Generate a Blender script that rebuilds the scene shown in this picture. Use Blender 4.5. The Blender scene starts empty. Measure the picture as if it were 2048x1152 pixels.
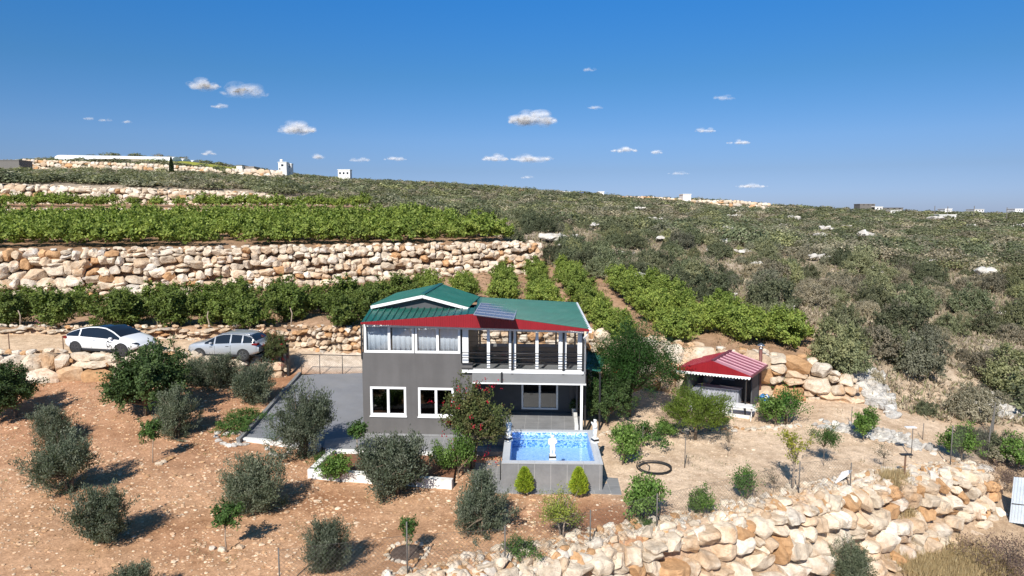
import bpy, math, random
import numpy as np
from mathutils import Vector, Matrix

# ------------------------------------------------------------------ camera, world, sun, exposure
SC = bpy.context.scene
COL = SC.collection
R = math.radians
CAM_H = 10.1; PITCH = R(6.1); FPX = 1365.0
cam_data = bpy.data.cameras.new('camera'); cam = bpy.data.objects.new('camera', cam_data); COL.objects.link(cam)
cam.location = (0, 0, CAM_H); cam.rotation_euler = (R(90) - PITCH, 0, 0)
cam_data.sensor_width = 36; cam_data.lens = 36 * FPX / 2048; cam_data.clip_start = 0.1; cam_data.clip_end = 12000
SC.camera = cam
SUN_EL, SUN_SH = 40.0, 17.0            # elevation; shadows fall this many degrees to the right of straight away
world = bpy.data.worlds.new("World"); SC.world = world; world.use_nodes = True
wn = world.node_tree.nodes; wl = world.node_tree.links
bg = wn['Background']; sky = wn.new('ShaderNodeTexSky'); sky.sky_type = 'NISHITA'; sky.sun_disc = False
sky.sun_elevation = R(SUN_EL); sky.sun_rotation = R(180 + SUN_SH)
sky.altitude = 300; sky.air_density = 1.15; sky.dust_density = 0.35; sky.ozone_density = 3.2
hs = wn.new('ShaderNodeHueSaturation'); hs.inputs['Saturation'].default_value = 1.12; hs.inputs['Value'].default_value = 1.0
wl.new(sky.outputs[0], hs.inputs['Color'])
_tc = wn.new('ShaderNodeTexCoord'); _sx = wn.new('ShaderNodeSeparateXYZ'); wl.new(_tc.outputs['Generated'], _sx.inputs[0])
_rp = wn.new('ShaderNodeValToRGB'); wl.new(_sx.outputs[2], _rp.inputs[0]); _e = _rp.color_ramp.elements
_st = [(0.0, (.50, .68, 1.42)), (.031, (.52, .69, 1.34)), (.063, (.51, .64, 1.08)), (.105, (.54, .72, 1.12)), (.19, (.40, .76, 1.10)), (.29, (.29, .86, 1.36)), (.45, (.45, .92, 1.15)), (1.0, (.55, .92, 1.0))]
while len(_e) < len(_st): _e.new(.5)
for _i, (_p, _c) in enumerate(_st): _e[_i].position = _p; _e[_i].color = (_c[0] / 1.5, _c[1] / 1.5, _c[2] / 1.5, 1)
_mx = wn.new('ShaderNodeMix'); _mx.data_type = 'RGBA'; _mx.blend_type = 'MULTIPLY'; _mx.inputs[0].default_value = 1
wl.new(hs.outputs[0], _mx.inputs[6]); wl.new(_rp.outputs[0], _mx.inputs[7]); wl.new(_mx.outputs[2], bg.inputs['Color']); bg.inputs['Strength'].default_value = 0.092
sd = bpy.data.lights.new('sun', 'SUN'); sun = bpy.data.objects.new('sun', sd); COL.objects.link(sun)
sd.energy = 4.7; sd.angle = R(0.5); sd.color = (1.0, 0.95, 0.865)
_l = Vector((math.sin(R(SUN_SH)) * math.cos(R(SUN_EL)), math.cos(R(SUN_SH)) * math.cos(R(SUN_EL)), -math.sin(R(SUN_EL))))
sun.rotation_euler = _l.to_track_quat('-Z', 'Y').to_euler()
SC.view_settings.view_transform = 'Standard'; SC.view_settings.look = 'None'
SC.view_settings.gamma = 1; SC.view_settings.exposure = 0.5
SC.render.engine = 'CYCLES'
SC.cycles.transparent_max_bounces = 24

# ------------------------------------------------------------------ camera maths used to survey the photo
cp, sp = math.cos(PITCH), math.sin(PITCH)
def ray(px, py):
    u = (px - 1024) / FPX; v = (576 - py) / FPX
    return u, cp + v * sp, -sp + v * cp
def pt(px, py, Y):
    u, dy, dz = ray(px, py); t = Y / dy
    return (u * t, Y, CAM_H + dz * t)
def pz(px, py, z):
    u, dy, dz = ray(px, py); t = (z - CAM_H) / dz
    return (u * t, dy * t, z)

# ------------------------------------------------------------------ object helpers
def tag(o, label=None, cat=None, group=None, kind=None):
    if label: o['label'] = label
    if cat: o['category'] = cat
    if group: o['group'] = group
    if kind: o['kind'] = kind
    return o
def thing(name, label, cat, loc=(0, 0, 0), rotz=0, group=None, scale=1):
    o = bpy.data.objects.new(name, None); COL.objects.link(o)
    o.empty_display_size = 0.3
    o.location = loc; o.rotation_euler = (0, 0, rotz); o.scale = (scale,) * 3
    return tag(o, label, cat, group)
def link(name, me, parent=None, loc=None):
    o = bpy.data.objects.new(name, me); COL.objects.link(o)
    if parent is not None: o.parent = parent
    if loc: o.location = loc
    return o
def copy_tree(o, parent=None):
    c = o.copy(); COL.objects.link(c); c.parent = parent
    for ch in list(o.children): copy_tree(ch, c)
    return c

def np_mesh(name, V, F, mats, col=None, smooth=False, mi=None):
    """V (n,3); F (m,k) int array, k 3 or 4; col (n,3)"""
    V = np.asarray(V, np.float32); F = np.asarray(F, np.int32)
    me = bpy.data.meshes.new(name)
    n, (m, k) = len(V), F.shape
    me.vertices.add(n); me.vertices.foreach_set('co', V.ravel())
    me.loops.add(m * k); me.loops.foreach_set('vertex_index', F.ravel())
    me.polygons.add(m); me.polygons.foreach_set('loop_start', np.arange(0, m * k, k, dtype=np.int32))
    try: me.polygons.foreach_set('loop_total', np.full(m, k, np.int32))
    except Exception: pass
    if mi is not None: me.polygons.foreach_set('material_index', np.asarray(mi, np.int32))
    me.update(calc_edges=True)
    if col is not None:
        a = me.color_attributes.new('Col', 'FLOAT_COLOR', 'POINT')
        c4 = np.ones((n, 4), np.float32); c4[:, :3] = col
        a.data.foreach_set('color', c4.ravel())
    me.polygons.foreach_set('use_smooth', np.full(m, smooth, bool))
    for mm in (mats if isinstance(mats, (list, tuple)) else [mats]): me.materials.append(mm)
    return me

class MB:
    """collects simple solids, built into ONE mesh"""
    def __init__(s): s.v = []; s.f = []; s.sm = []
    def add(s, vs, fs, smooth=False):
        b = len(s.v); s.v += [tuple(p) for p in vs]
        s.f += [tuple(i + b for i in f) for f in fs]; s.sm += [smooth] * len(fs); return s
    def box(s, x0, y0, z0, x1, y1, z1):
        vs = [(x, y, z) for z in (z0, z1) for y in (y0, y1) for x in (x0, x1)]
        return s.add(vs, [(0, 2, 3, 1), (4, 5, 7, 6), (0, 1, 5, 4), (2, 6, 7, 3), (0, 4, 6, 2), (1, 3, 7, 5)])
    def tube(s, pts, rs, n=8, cap=True, smooth=True):
        pts = [Vector(p) for p in pts]
        if not hasattr(rs, '__len__'): rs = [rs] * len(pts)
        vs = []; prev = None
        for i, p in enumerate(pts):
            d = (pts[min(i + 1, len(pts) - 1)] - pts[max(i - 1, 0)]).normalized()
            if prev is None: a = d.orthogonal().normalized()
            else: a = (prev - d * prev.dot(d)); a = a.normalized() if a.length > 1e-6 else d.orthogonal().normalized()
            prev = a; b = d.cross(a)
            for k in range(n):
                t = 2 * math.pi * k / n
                vs.append(p + (a * math.cos(t) + b * math.sin(t)) * rs[i])
        fs = []
        for i in range(len(pts) - 1):
            for k in range(n):
                k2 = (k + 1) % n; fs.append((i * n + k, i * n + k2, (i + 1) * n + k2, (i + 1) * n + k))
        s.add(vs, fs, smooth)
        if cap:
            b = len(s.v) - len(vs)
            s.f.append(tuple(b + k for k in reversed(range(n)))); s.sm.append(False)
            e = b + (len(pts) - 1) * n; s.f.append(tuple(e + k for k in range(n))); s.sm.append(False)
        return s
    def prism(s, poly, d):
        """poly: 3D points, extruded by vector d"""
        n = len(poly); d = Vector(d)
        vs = [Vector(p) for p in poly] + [Vector(p) + d for p in poly]
        fs = [tuple(reversed(range(n))), tuple(range(n, 2 * n))] + [(i, (i + 1) % n, n + (i + 1) % n, n + i) for i in range(n)]
        return s.add(vs, fs)
    def lathe(s, prof, cx=0, cy=0, n=16):
        vs = [(cx + r * math.cos(2 * math.pi * k / n), cy + r * math.sin(2 * math.pi * k / n), z) for r, z in prof for k in range(n)]
        fs = [(i * n + k, i * n + (k + 1) % n, (i + 1) * n + (k + 1) % n, (i + 1) * n + k) for i in range(len(prof) - 1) for k in range(n)]
        fs += [tuple(reversed(range(n))), tuple((len(prof) - 1) * n + k for k in range(n))]
        return s.add(vs, fs, True)
    def ball(s, c, r, n=10, m=7):
        r = (r,) * 3 if not hasattr(r, '__len__') else r
        vs = [(c[0], c[1], c[2] - r[2])]
        for i in range(1, m):
            a = math.pi * i / m
            for k in range(n):
                t = 2 * math.pi * k / n
                vs.append((c[0] + r[0] * math.sin(a) * math.cos(t), c[1] + r[1] * math.sin(a) * math.sin(t), c[2] - r[2] * math.cos(a)))
        vs.append((c[0], c[1], c[2] + r[2])); fs = []
        for k in range(n): fs.append((0, 1 + (k + 1) % n, 1 + k)); fs.append((len(vs) - 1, 1 + (m - 2) * n + k, 1 + (m - 2) * n + (k + 1) % n))
        for i in range(m - 2):
            for k in range(n):
                fs.append((1 + i * n + k, 1 + i * n + (k + 1) % n, 1 + (i + 1) * n + (k + 1) % n, 1 + (i + 1) * n + k))
        return s.add(vs, fs, True)
    def mesh(s, name, mat):
        me = bpy.data.meshes.new(name); me.from_pydata([tuple(p) for p in s.v], [], s.f)
        me.polygons.foreach_set('use_smooth', s.sm); me.materials.append(mat); me.update(); return me
    def build(s, name, mat, parent=None, bevel=0, label=None):
        o = link(name, s.mesh(name, mat), parent)
        if bevel:
            m = o.modifiers.new('bevel', 'BEVEL'); m.width = bevel; m.segments = 2; m.limit_method = 'ANGLE'; m.angle_limit = R(50)
        if label: o['label'] = label
        return o

# ------------------------------------------------------------------ materials
def new_mat(name):
    m = bpy.data.materials.new(name); m.use_nodes = True
    return m, m.node_tree.nodes, m.node_tree.links, m.node_tree.nodes['Principled BSDF']
def mixc(n, l, a, b, fac, mode='MIX'):
    x = n.new('ShaderNodeMix'); x.data_type = 'RGBA'; x.blend_type = mode
    for s, val in ((0, fac), (6, a), (7, b)):
        if hasattr(val, 'is_linked') or hasattr(val, 'links'): l.new(val, x.inputs[s])
        elif isinstance(val, (tuple, list)): x.inputs[s].default_value = tuple(val[:3]) + (1,)
        else: x.inputs[s].default_value = val
    return x.outputs[2]
def noise(n, l, scale, detail=4, rough=0.6, coord='Object', dist=0):
    tc = n.new('ShaderNodeTexCoord'); t = n.new('ShaderNodeTexNoise')
    t.inputs['Scale'].default_value = scale; t.inputs['Detail'].default_value = detail; t.inputs['Roughness'].default_value = rough
    t.inputs['Distortion'].default_value = dist
    l.new(tc.outputs[coord], t.inputs['Vector']); return t.outputs[0]
def ramp(n, l, src, stops):
    r = n.new('ShaderNodeValToRGB'); l.new(src, r.inputs[0])
    e = r.color_ramp.elements
    while len(e) < len(stops): e.new(0.5)
    for i, (p, c) in enumerate(stops):
        e[i].position = p; c = (c, c, c) if not hasattr(c, '__len__') else c; e[i].color = tuple(c) + (1,)
    return r.outputs[0]
def bump(n, l, h, bsdf, strength=0.3, dist=0.02, prev=None):
    b = n.new('ShaderNodeBump'); b.inputs['Strength'].default_value = strength; b.inputs['Distance'].default_value = dist
    l.new(h, b.inputs['Height'])
    if prev is not None: l.new(prev, b.inputs['Normal'])
    l.new(b.outputs[0], bsdf.inputs['Normal']); return b.outputs[0]
def mat(name, c, rough=0.6, metal=0, var=0.15, vs=3, bs=0, bscale=20, spec=0.5, dirt=None, coat=0, streak=0):
    m, n, l, p = new_mat(name)
    nz = noise(n, l, vs, 5, 0.65)
    f = ramp(n, l, nz, [(0.3, 1 - var), (0.7, 1 + var)])
    o = mixc(n, l, c, f, 1.0, 'MULTIPLY')
    if dirt:
        nd = noise(n, l, dirt[1], 6, 0.7)
        o = mixc(n, l, o, dirt[0], ramp(n, l, nd, [(dirt[2], 0), (dirt[2] + 0.18, dirt[3])]))
    l.new(o, p.inputs['Base Color'])
    p.inputs['Roughness'].default_value = rough; p.inputs['Metallic'].default_value = metal
    p.inputs['Specular IOR Level'].default_value = spec
    if coat: p.inputs['Coat Weight'].default_value = coat; p.inputs['Coat Roughness'].default_value = 0.05
    if streak:
        tc = n.new('ShaderNodeTexCoord'); mp = n.new('ShaderNodeMapping'); mp.inputs['Scale'].default_value = (2.2, 2.2, .2); l.new(tc.outputs['Object'], mp.inputs[0]); t = n.new('ShaderNodeTexNoise'); t.inputs['Scale'].default_value = 1; t.inputs['Detail'].default_value = 6; l.new(mp.outputs[0], t.inputs['Vector'])
        o = mixc(n, l, o, ramp(n, l, t.outputs[0], [(.35, 1 - streak), (.65, 1 + streak)]), 1.0, 'MULTIPLY'); l.new(o, p.inputs['Base Color'])
    if bs: bump(n, l, noise(n, l, bscale, 5, 0.7), p, bs, 0.02)
    return m
def leaf_mat(name, trans=0.3, rough=0.6, lo=.83, hi=1.14):
    m, n, l, p = new_mat(name)
    a = n.new('ShaderNodeAttribute'); a.attribute_name = 'Col'
    oi = n.new('ShaderNodeObjectInfo')
    f = ramp(n, l, oi.outputs['Random'], [(0.0, (lo, lo, lo)), (0.5, (1.0, 1.0, 1.0)), (1.0, (hi, hi * .97, hi * .93))])
    c = mixc(n, l, a.outputs['Color'], f, 1.0, 'MULTIPLY')
    l.new(c, p.inputs['Base Color']); p.inputs['Roughness'].default_value = rough; p.inputs['Specular IOR Level'].default_value = 0.25
    t = n.new('ShaderNodeBsdfTranslucent'); l.new(mixc(n, l, c, (1.2, 1.3, 0.6), 1.0, 'MULTIPLY'), t.inputs['Color'])
    mx = n.new('ShaderNodeMixShader'); mx.inputs[0].default_value = trans
    l.new(p.outputs[0], mx.inputs[1]); l.new(t.outputs[0], mx.inputs[2])
    l.new(mx.outputs[0], n['Material Output'].inputs[0]); return m
def rock_mat(name, stain=0.5, bs=0.6):
    m, n, l, p = new_mat(name)
    a = n.new('ShaderNodeAttribute'); a.attribute_name = 'Col'
    n1 = noise(n, l, 1.3, 6, 0.7); n2 = noise(n, l, 7, 6, 0.75); n3 = noise(n, l, 0.7, 4, 0.6, dist=0.5)
    c = mixc(n, l, a.outputs['Color'], ramp(n, l, n1, [(0.3, (0.74, 0.7, 0.66)), (0.6, (1.08, 1.08, 1.08))]), 1.0, 'MULTIPLY')
    c = mixc(n, l, c, (0.5, 0.29, 0.14), ramp(n, l, n3, [(0.53, 0), (0.66, stain)]))
    c = mixc(n, l, c, ramp(n, l, n2, [(0.3, (0.72, 0.7, 0.68)), (0.65, (1.06, 1.06, 1.06))]), 1.0, 'MULTIPLY')
    l.new(c, p.inputs['Base Color']); p.inputs['Roughness'].default_value = 0.9; p.inputs['Specular IOR Level'].default_value = 0.2
    b = bump(n, l, noise(n, l, 3.5, 8, 0.75), p, bs, 0.12); bump(n, l, n2, p, bs * 0.6, 0.04, b); return m
M = {}
M['leaf'] = leaf_mat('leaf'); M['flower'] = leaf_mat('flower_petal', 0.35)
M['scrubleaf'] = leaf_mat('scrub_leaf', .3, lo=.6, hi=1.45)
M['dry'] = leaf_mat('dry_stem', 0.15)
M['bark'] = mat('bark', (0.16, 0.12, 0.085), 0.9, var=0.35, vs=12, bs=0.6, bscale=30)
M['palebark'] = mat('pale_bark', (0.32, 0.25, 0.19), 0.9, var=0.3, vs=12, bs=0.5, bscale=30)
M['rock'] = rock_mat('limestone', .6); M['rockfar'] = rock_mat('limestone_far', 0.2, 0.3)
M['whiterock'] = rock_mat('white_limestone', 0.06, 0.8)
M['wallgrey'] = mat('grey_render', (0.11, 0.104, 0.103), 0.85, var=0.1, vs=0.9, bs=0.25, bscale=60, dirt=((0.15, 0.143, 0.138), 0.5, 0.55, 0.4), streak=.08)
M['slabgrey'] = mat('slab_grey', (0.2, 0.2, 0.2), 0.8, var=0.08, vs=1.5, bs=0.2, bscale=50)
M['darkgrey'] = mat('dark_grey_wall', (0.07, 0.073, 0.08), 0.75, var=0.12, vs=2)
M['white'] = mat('white_frame', (0.8, 0.8, 0.8), 0.35, var=0.03, vs=2)
M['whitewash'] = mat('whitewashed_block', (0.72, 0.71, 0.68), 0.85, var=0.1, vs=4, bs=0.4, bscale=15, dirt=((0.42, 0.33, 0.25), 2.5, 0.55, 0.6))
M['black'] = mat('black_steel', (0.018, 0.018, 0.02), 0.45, var=0.1)
M['rust'] = mat('rusty_steel', (0.14, 0.075, 0.045), 0.8, var=0.3, vs=10)
M['steelpost'] = mat('post_steel', (0.12, 0.11, 0.1), 0.7, var=0.25, vs=8)
M['green_roof'] = mat('green_sheet', (0.012, 0.10, 0.078), 0.45, var=0.18, vs=1.2, dirt=((0.045, 0.13, 0.11), 0.8, 0.5, 0.5))
M['red_sheet'] = mat('red_sheet', (0.24, 0.009, 0.015), 0.4, var=0.1, vs=2)
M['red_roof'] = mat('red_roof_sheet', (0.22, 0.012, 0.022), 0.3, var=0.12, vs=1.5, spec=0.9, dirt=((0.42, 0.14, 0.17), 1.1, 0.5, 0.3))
M['tile'] = None
M['fabric'] = mat('curtain_cloth', (0.78, 0.79, 0.82), 0.9, var=0.05, vs=4)
M['statue'] = mat('white_stone', (0.82, 0.81, 0.78), 0.6, var=0.05, vs=5)
M['rubber'] = mat('rubber', (0.025, 0.025, 0.026), 0.8)
M['steel'] = mat('brushed_steel', (0.45, 0.45, 0.46), 0.3, 0.9)
M['plastic_black'] = mat('black_plastic', (0.02, 0.02, 0.022), 0.5)
M['soil'] = mat('bed_soil', (0.2, 0.09, 0.045), 0.95, var=0.3, vs=4, bs=0.8, bscale=12)
def glass_mat(name, tint=(0.9, 0.93, 0.95), base=0.08, gloss=0.55):
    m, n, l, p = new_mat(name); n.remove(p)
    t = n.new('ShaderNodeBsdfTransparent'); t.inputs[0].default_value = tuple(tint) + (1,)
    g = n.new('ShaderNodeBsdfGlossy'); g.inputs['Roughness'].default_value = 0.03; g.inputs[0].default_value = (0.9, 0.9, 0.9, 1)
    fr = n.new('ShaderNodeLayerWeight'); fr.inputs[0].default_value = .5; q = n.new('ShaderNodeMath'); q.operation = 'POWER'; q.inputs[1].default_value = 4.5; l.new(fr.outputs['Facing'], q.inputs[0])
    mm = n.new('ShaderNodeMath'); mm.operation = 'MULTIPLY_ADD'; mm.inputs[1].default_value = gloss; mm.inputs[2].default_value = base + .03
    l.new(q.outputs[0], mm.inputs[0])
    mx = n.new('ShaderNodeMixShader'); l.new(mm.outputs[0], mx.inputs[0]); l.new(t.outputs[0], mx.inputs[1]); l.new(g.outputs[0], mx.inputs[2])
    l.new(mx.outputs[0], n['Material Output'].inputs[0]); return m
M['glass'] = glass_mat('window_glass'); M['glass_clear'] = glass_mat('clear_glass', (0.96, 0.97, 0.98), 0.01, 0.5)
M['glass_dark'] = glass_mat('dark_glass', (0.12, 0.13, 0.15), 0.1, 0.9)
def grid_mat(name, c, line, tw, th, lw, rough=0.4, var=0.12, coord='Object', axes='xy', vs=1.3, spec=0.5):
    """tiles with grout lines, along two object axes"""
    m, n, l, p = new_mat(name)
    tc = n.new('ShaderNodeTexCoord'); sx = n.new('ShaderNodeSeparateXYZ'); l.new(tc.outputs[coord], sx.inputs[0])
    outs = []
    for ax, w in zip(axes, (tw, th)):
        d = n.new('ShaderNodeMath'); d.operation = 'DIVIDE'; d.inputs[1].default_value = w; l.new(sx.outputs['xyz'.index(ax)], d.inputs[0])
        f = n.new('ShaderNodeMath'); f.operation = 'FRACT'; l.new(d.outputs[0], f.inputs[0])
        g = n.new('ShaderNodeMath'); g.operation = 'LESS_THAN'; g.inputs[1].default_value = lw / w; l.new(f.outputs[0], g.inputs[0]); outs.append(g.outputs[0])
    mx = n.new('ShaderNodeMath'); mx.operation = 'MAXIMUM'; l.new(outs[0], mx.inputs[0]); l.new(outs[1], mx.inputs[1])
    base = mixc(n, l, c, ramp(n, l, noise(n, l, vs, 6, 0.7), [(0.3, 1 - var), (0.7, 1 + var)]), 1.0, 'MULTIPLY')
    l.new(mixc(n, l, base, line, mx.outputs[0]), p.inputs['Base Color']); p.inputs['Roughness'].default_value = rough
    p.inputs['Specular IOR Level'].default_value = spec
    return m
M['porcelain'] = grid_mat('grey_porcelain_wall', (0.2, 0.2, 0.205), (0.42, 0.41, 0.4), 0.6, 50.0, 0.012, 0.35, 0.22, axes='xz')
M['porcelain_side'] = grid_mat('grey_porcelain_side', (0.2, 0.2, 0.205), (0.42, 0.41, 0.4), 0.6, 50.0, 0.012, 0.35, 0.22, axes='yz')
M['paving'] = grid_mat('grey_paving', (0.23, 0.23, 0.235), (0.42, 0.41, 0.4), 0.6, 0.6, 0.012, 0.5, 0.2)
M['coping'] = grid_mat('pale_coping', (0.5, 0.52, 0.55), (0.36, 0.36, 0.36), 0.6, 50.0, 0.008, 0.4, 0.1)
M['drive'] = mat('painted_concrete', (0.195, 0.2, 0.218), 0.7, var=0.12, vs=0.5, bs=0.15, bscale=40, dirt=((0.22, 0.215, 0.21), 0.35, 0.5, 0.4))
M['kerbpaint'] = mat('curb_white', (0.7, 0.7, 0.68), 0.8, var=0.12, vs=3, dirt=((0.3, 0.3, 0.3), 3, 0.55, 0.5))
def mosaic():
    m, n, l, p = new_mat('blue_mosaic')
    tc = n.new('ShaderNodeTexCoord')
    v = n.new('ShaderNodeTexVoronoi'); v.inputs['Scale'].default_value = 22; l.new(tc.outputs['Object'], v.inputs['Vector'])
    s = n.new('ShaderNodeSeparateColor'); l.new(v.outputs['Color'], s.inputs[0])
    c = ramp(n, l, s.outputs[0], [(0.0, (0.04, 0.17, 0.55)), (0.35, (0.16, 0.36, 0.75)), (0.6, (0.45, 0.62, 0.86)), (1.0, (0.6, 0.72, 0.86))])
    l.new(c, p.inputs['Base Color']); p.inputs['Roughness'].default_value = 0.3; return m
M['mosaic'] = mosaic()
def mosaic_floor():
    m, n, l, p = new_mat('pale_mosaic')
    tc = n.new('ShaderNodeTexCoord')
    v = n.new('ShaderNodeTexVoronoi'); v.inputs['Scale'].default_value = 22; l.new(tc.outputs['Object'], v.inputs['Vector'])
    s = n.new('ShaderNodeSeparateColor'); l.new(v.outputs['Color'], s.inputs[0])
    c = ramp(n, l, s.outputs[0], [(0.0, (0.35, 0.52, 0.84)), (0.4, (0.5, 0.65, 0.88)), (1.0, (0.68, 0.79, 0.9))])
    l.new(c, p.inputs['Base Color']); p.inputs['Roughness'].default_value = 0.3; return m
M['mosaicf'] = mosaic_floor()

# ------------------------------------------------------------------ terrain
def tps(P):
    P = np.asarray(P, float); xy = P[:, :2] / 20.0; n = len(P)
    d = np.hypot(xy[:, None, 0] - xy[None, :, 0], xy[:, None, 1] - xy[None, :, 1])
    K = np.where(d > 0, d * d * np.log(np.maximum(d, 1e-9)), 0) + np.eye(n) * 0.002
    A = np.zeros((n + 3, n + 3)); A[:n, :n] = K; A[:n, n] = 1; A[:n, n + 1:] = xy; A[n, :n] = 1; A[n + 1:, :n] = xy.T
    b = np.zeros(n + 3); b[:n] = P[:, 2]; w = np.linalg.solve(A, b)
    def f(x, y):
        x = np.asarray(x, float) / 20; y = np.asarray(y, float) / 20; out = w[n] + w[n + 1] * x + w[n + 2] * y
        for i in range(n):
            d2 = (x - xy[i, 0]) ** 2 + (y - xy[i, 1]) ** 2
            out = out + w[i] * 0.5 * d2 * np.log(np.maximum(d2, 1e-12))
        return out
    return f
fA = tps([(-40,12,-.3),(-10,12,-.5),(-30,20,0),(-15,20,0),(0,20,0),(-25,26,.05),(-10,26,0),(0,26,0),(5,24,0),(-25,31,.6),(-14,31,.5),
  (-45,35,1.3),(-28,35.5,1.3),(-21,35.5,1.35),(-16.5,36.2,1.2),(-13,37.5,1.0),(-8,30,.2),(-6,28,.1),(-10,38,1.05),(-6,38.5,1.05),(0,37,.7),(4,34,.4),
  (6,30,.25),(10,33,.3),(10,28,.1),(14,33,.4),(17,34,.5),(12,25,0),(17.5,29,-.1),(20,32,-.1),(23,34,-.2),(22,30,-.7),(30,33,-.9),(40,33,-1.4),(0,42,1.0)])
fB = tps([(-60,38,2.7),(-30,38,2.65),(-20,37.5,2.55),(-16,38.3,2.2),(-12.8,38.3,1.6),(-10,39,1.3),(-6,39,1.25),(-10,41,1.9),(-6,41,1.85),(-20,41,2.6),(-2,39.5,1.3)])
fF = tps([(-30,4,-5),(-2,14,-3.6),(10,17,-3.8),(17,22,-3.2),(20,25.5,-2.5),(22,30,-.9),(30,30,-1.2),(30,20,-3),(45,32,-1.6),(10,5,-6)])
_C = [(-60,41,3.2),(-30,41,3.2),(-20,41,3.2),(-10,41,3.15),(-3,42,3.15)] + [pt(*a) for a in [
  (1100,662,42.6),(1200,671,41),(1350,699,36.7),(1560,722,35.5),(1650,740,35.2),(1715,765,35),(0,615,55.5),(500,580,59.5),(800,560,63),(1085,547,67.5),
  (1350,620,47),(1200,560,58),(1600,700,37.5),(1300,560,62),(1500,600,50),(1700,700,38.5),(2048,700,46),(2048,600,65),(2048,500,120),(2048,438,250),
  (2048,900,31),(2048,800,37),(1800,800,35),(1700,500,105),(1700,428,250),(1700,423,300),(1400,404,300),(1100,388,280),(900,372,270),(600,356,270),
  (0,330,265),(2048,432,350),(0,365,125),(0,340,225),(-200,335,250),(500,370,150),(750,410,118),(900,440,100),(900,402,170),(1100,484,75),(1100,443,110),
  (1100,403,180),(1400,500,90),(1400,444,150),(1400,415,220),(1250,522,75),(2300,700,46),(2400,470,200),(-300,370,120)]] + [
  (-78,105,14.6),(-39.7,113,13.5),(-28,119,12.2),(-200,420,20),(0,420,12),(200,430,4),(-150,270,33),(-90,110,14.8)]
fC = tps(_C)
W1x = [-60, -27.2, -21.1, -16.6, -12.8]; W1y = [34.6, 35.6, 36.1, 36.9, 38.0]
W2x = [-60, -30, -10, -6, -.6, 3.5, 6.5, 8.9, 12.6, 16.4, 18.0]; W2y = [41, 41, 41.1, 41.5, 41.9, 41.3, 38.8, 36.6, 35.6, 35.0, 34.8]
W3x = [-60, -42, -23, 3.04]; W3y = [53.5, 56, 60, 68]
W4x = [-90, -69, -16.6]; W4y = [91, 92, 95]
W5x = [-95, -78, -39.7, -28]; W5y = [103, 104, 112, 118]
W6x = [-30, -8, -2, 4.44, 10.3, 17.8, 19.8, 20.5, 21.2, 22.2]; W6y = [7, 15.6, 18.2, 21.0, 23.5, 26.9, 27.8, 29, 31.5, 36]
def sst(t): t = np.clip(t, 0, 1); return t * t * (3 - 2 * t)
def vnoise(x, y, s, seed=0):
    xs = np.asarray(x) * s + seed * 17.3; ys = np.asarray(y) * s + seed * 9.1
    return (np.sin(xs * 1.3 + 1.7 * np.sin(ys * 0.9)) + np.sin(ys * 1.7 + 1.3 * np.sin(xs * 1.1 + 2)) + np.sin((xs + ys) * 2.3 + seed)) / 3
def masks(x, y):
    w1 = np.where(x < -12.8, np.interp(x, W1x, W1y), 38.2); w2 = np.interp(x, W2x, W2y)
    wd1 = np.where(x < -13, 0.35, 1.6)
    mB = sst((y - w1) / wd1 + 0.0) * sst((-1 - x) / 3)
    wd2 = np.where(x < 17.5, 0.35, 0.35 + np.clip(x - 17.5, 0, 6) * 1.2)
    mC = sst((y - w2) / wd2)
    ed = np.interp(y, [68, 95, 118], [3.4, -15.5, -27.5])
    w3 = np.interp(x, W3x, W3y); w4 = np.interp(x, W4x, W4y); w5 = np.interp(x, W5x, W5y)
    me = sst((ed - x) / 1.2 + 0.2)
    mD = sst((y - w3) / 0.6) * me
    mE = sst((y - w4) / 0.6) * me
    mC5 = sst((y - w5) / 0.8)
    w6 = np.interp(x, W6x, W6y)
    mF = sst((w6 + 0.0 - y) / 1.3)
    mF = np.where(x > 19.8, sst((w6 + 0.0 - y) / (1.3 + (x - 19.8) * 1.2)), mF)
    mF = np.where(y > 33, mF * sst((38 - y) / 5), mF)
    return mB, mC, mD, mE, mC5, mF, (w3, w4, w5)
def zt(x, y, rough=True):
    x = np.asarray(x, float); y = np.asarray(y, float)
    mB, mC, mD, mE, mC5, mF, (w3, w4, w5) = masks(x, y)
    z = fA(x, np.minimum(y, 60)); z = z * (1 - mB) + fB(np.maximum(x, -80), np.clip(y, 30, 50)) * mB
    zc = fC(x, np.minimum(y, 450))
    z = z * (1 - mC) + zc * mC
    tD = np.clip((y - w3) / np.maximum(w4 - w3, 1), 0, 1); z = z * (1 - mD) + (7.1 + 2.8 * tD) * mD
    tE = np.clip((y - w4) / np.maximum(w5 - w4, 1), 0, 1); z = z * (1 - mE) + (10.9 + 0.9 * tE) * mE
    z = z * (1 - mC5) + zc * mC5
    z = z * (1 - mF) + fF(np.clip(x, -60, 50), np.minimum(y, 40)) * mF
    far = np.clip((y - 330) / 500, 0, 1); z = z - far * 30
    if rough:
        amp = np.where(mC * (1 - np.maximum(mD, mE)) > 0.5, 0.22, 0.035)
        z = z + amp * vnoise(x, y, 0.55, 1) * np.clip(y / 30, 0.3, 4) ** 0.5 * 0.7 + 0.02 * vnoise(x, y, 2.1, 3)
    return z
def ghit(px, py, lo=10, hi=500):
    u, dy, dz = ray(px, py)
    Y = np.concatenate([np.arange(lo, 80, 0.05), np.arange(80, hi, 0.5)])
    d = CAM_H + dz / dy * Y - zt(u / dy * Y, Y)
    i = np.argmax(d < 0) if (d < 0).any() else len(Y) - 1
    y = float(Y[i]); x = u / dy * y
    return (x, y, float(zt(x, y)))
def zg(x, y): return float(zt(x, y))

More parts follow.
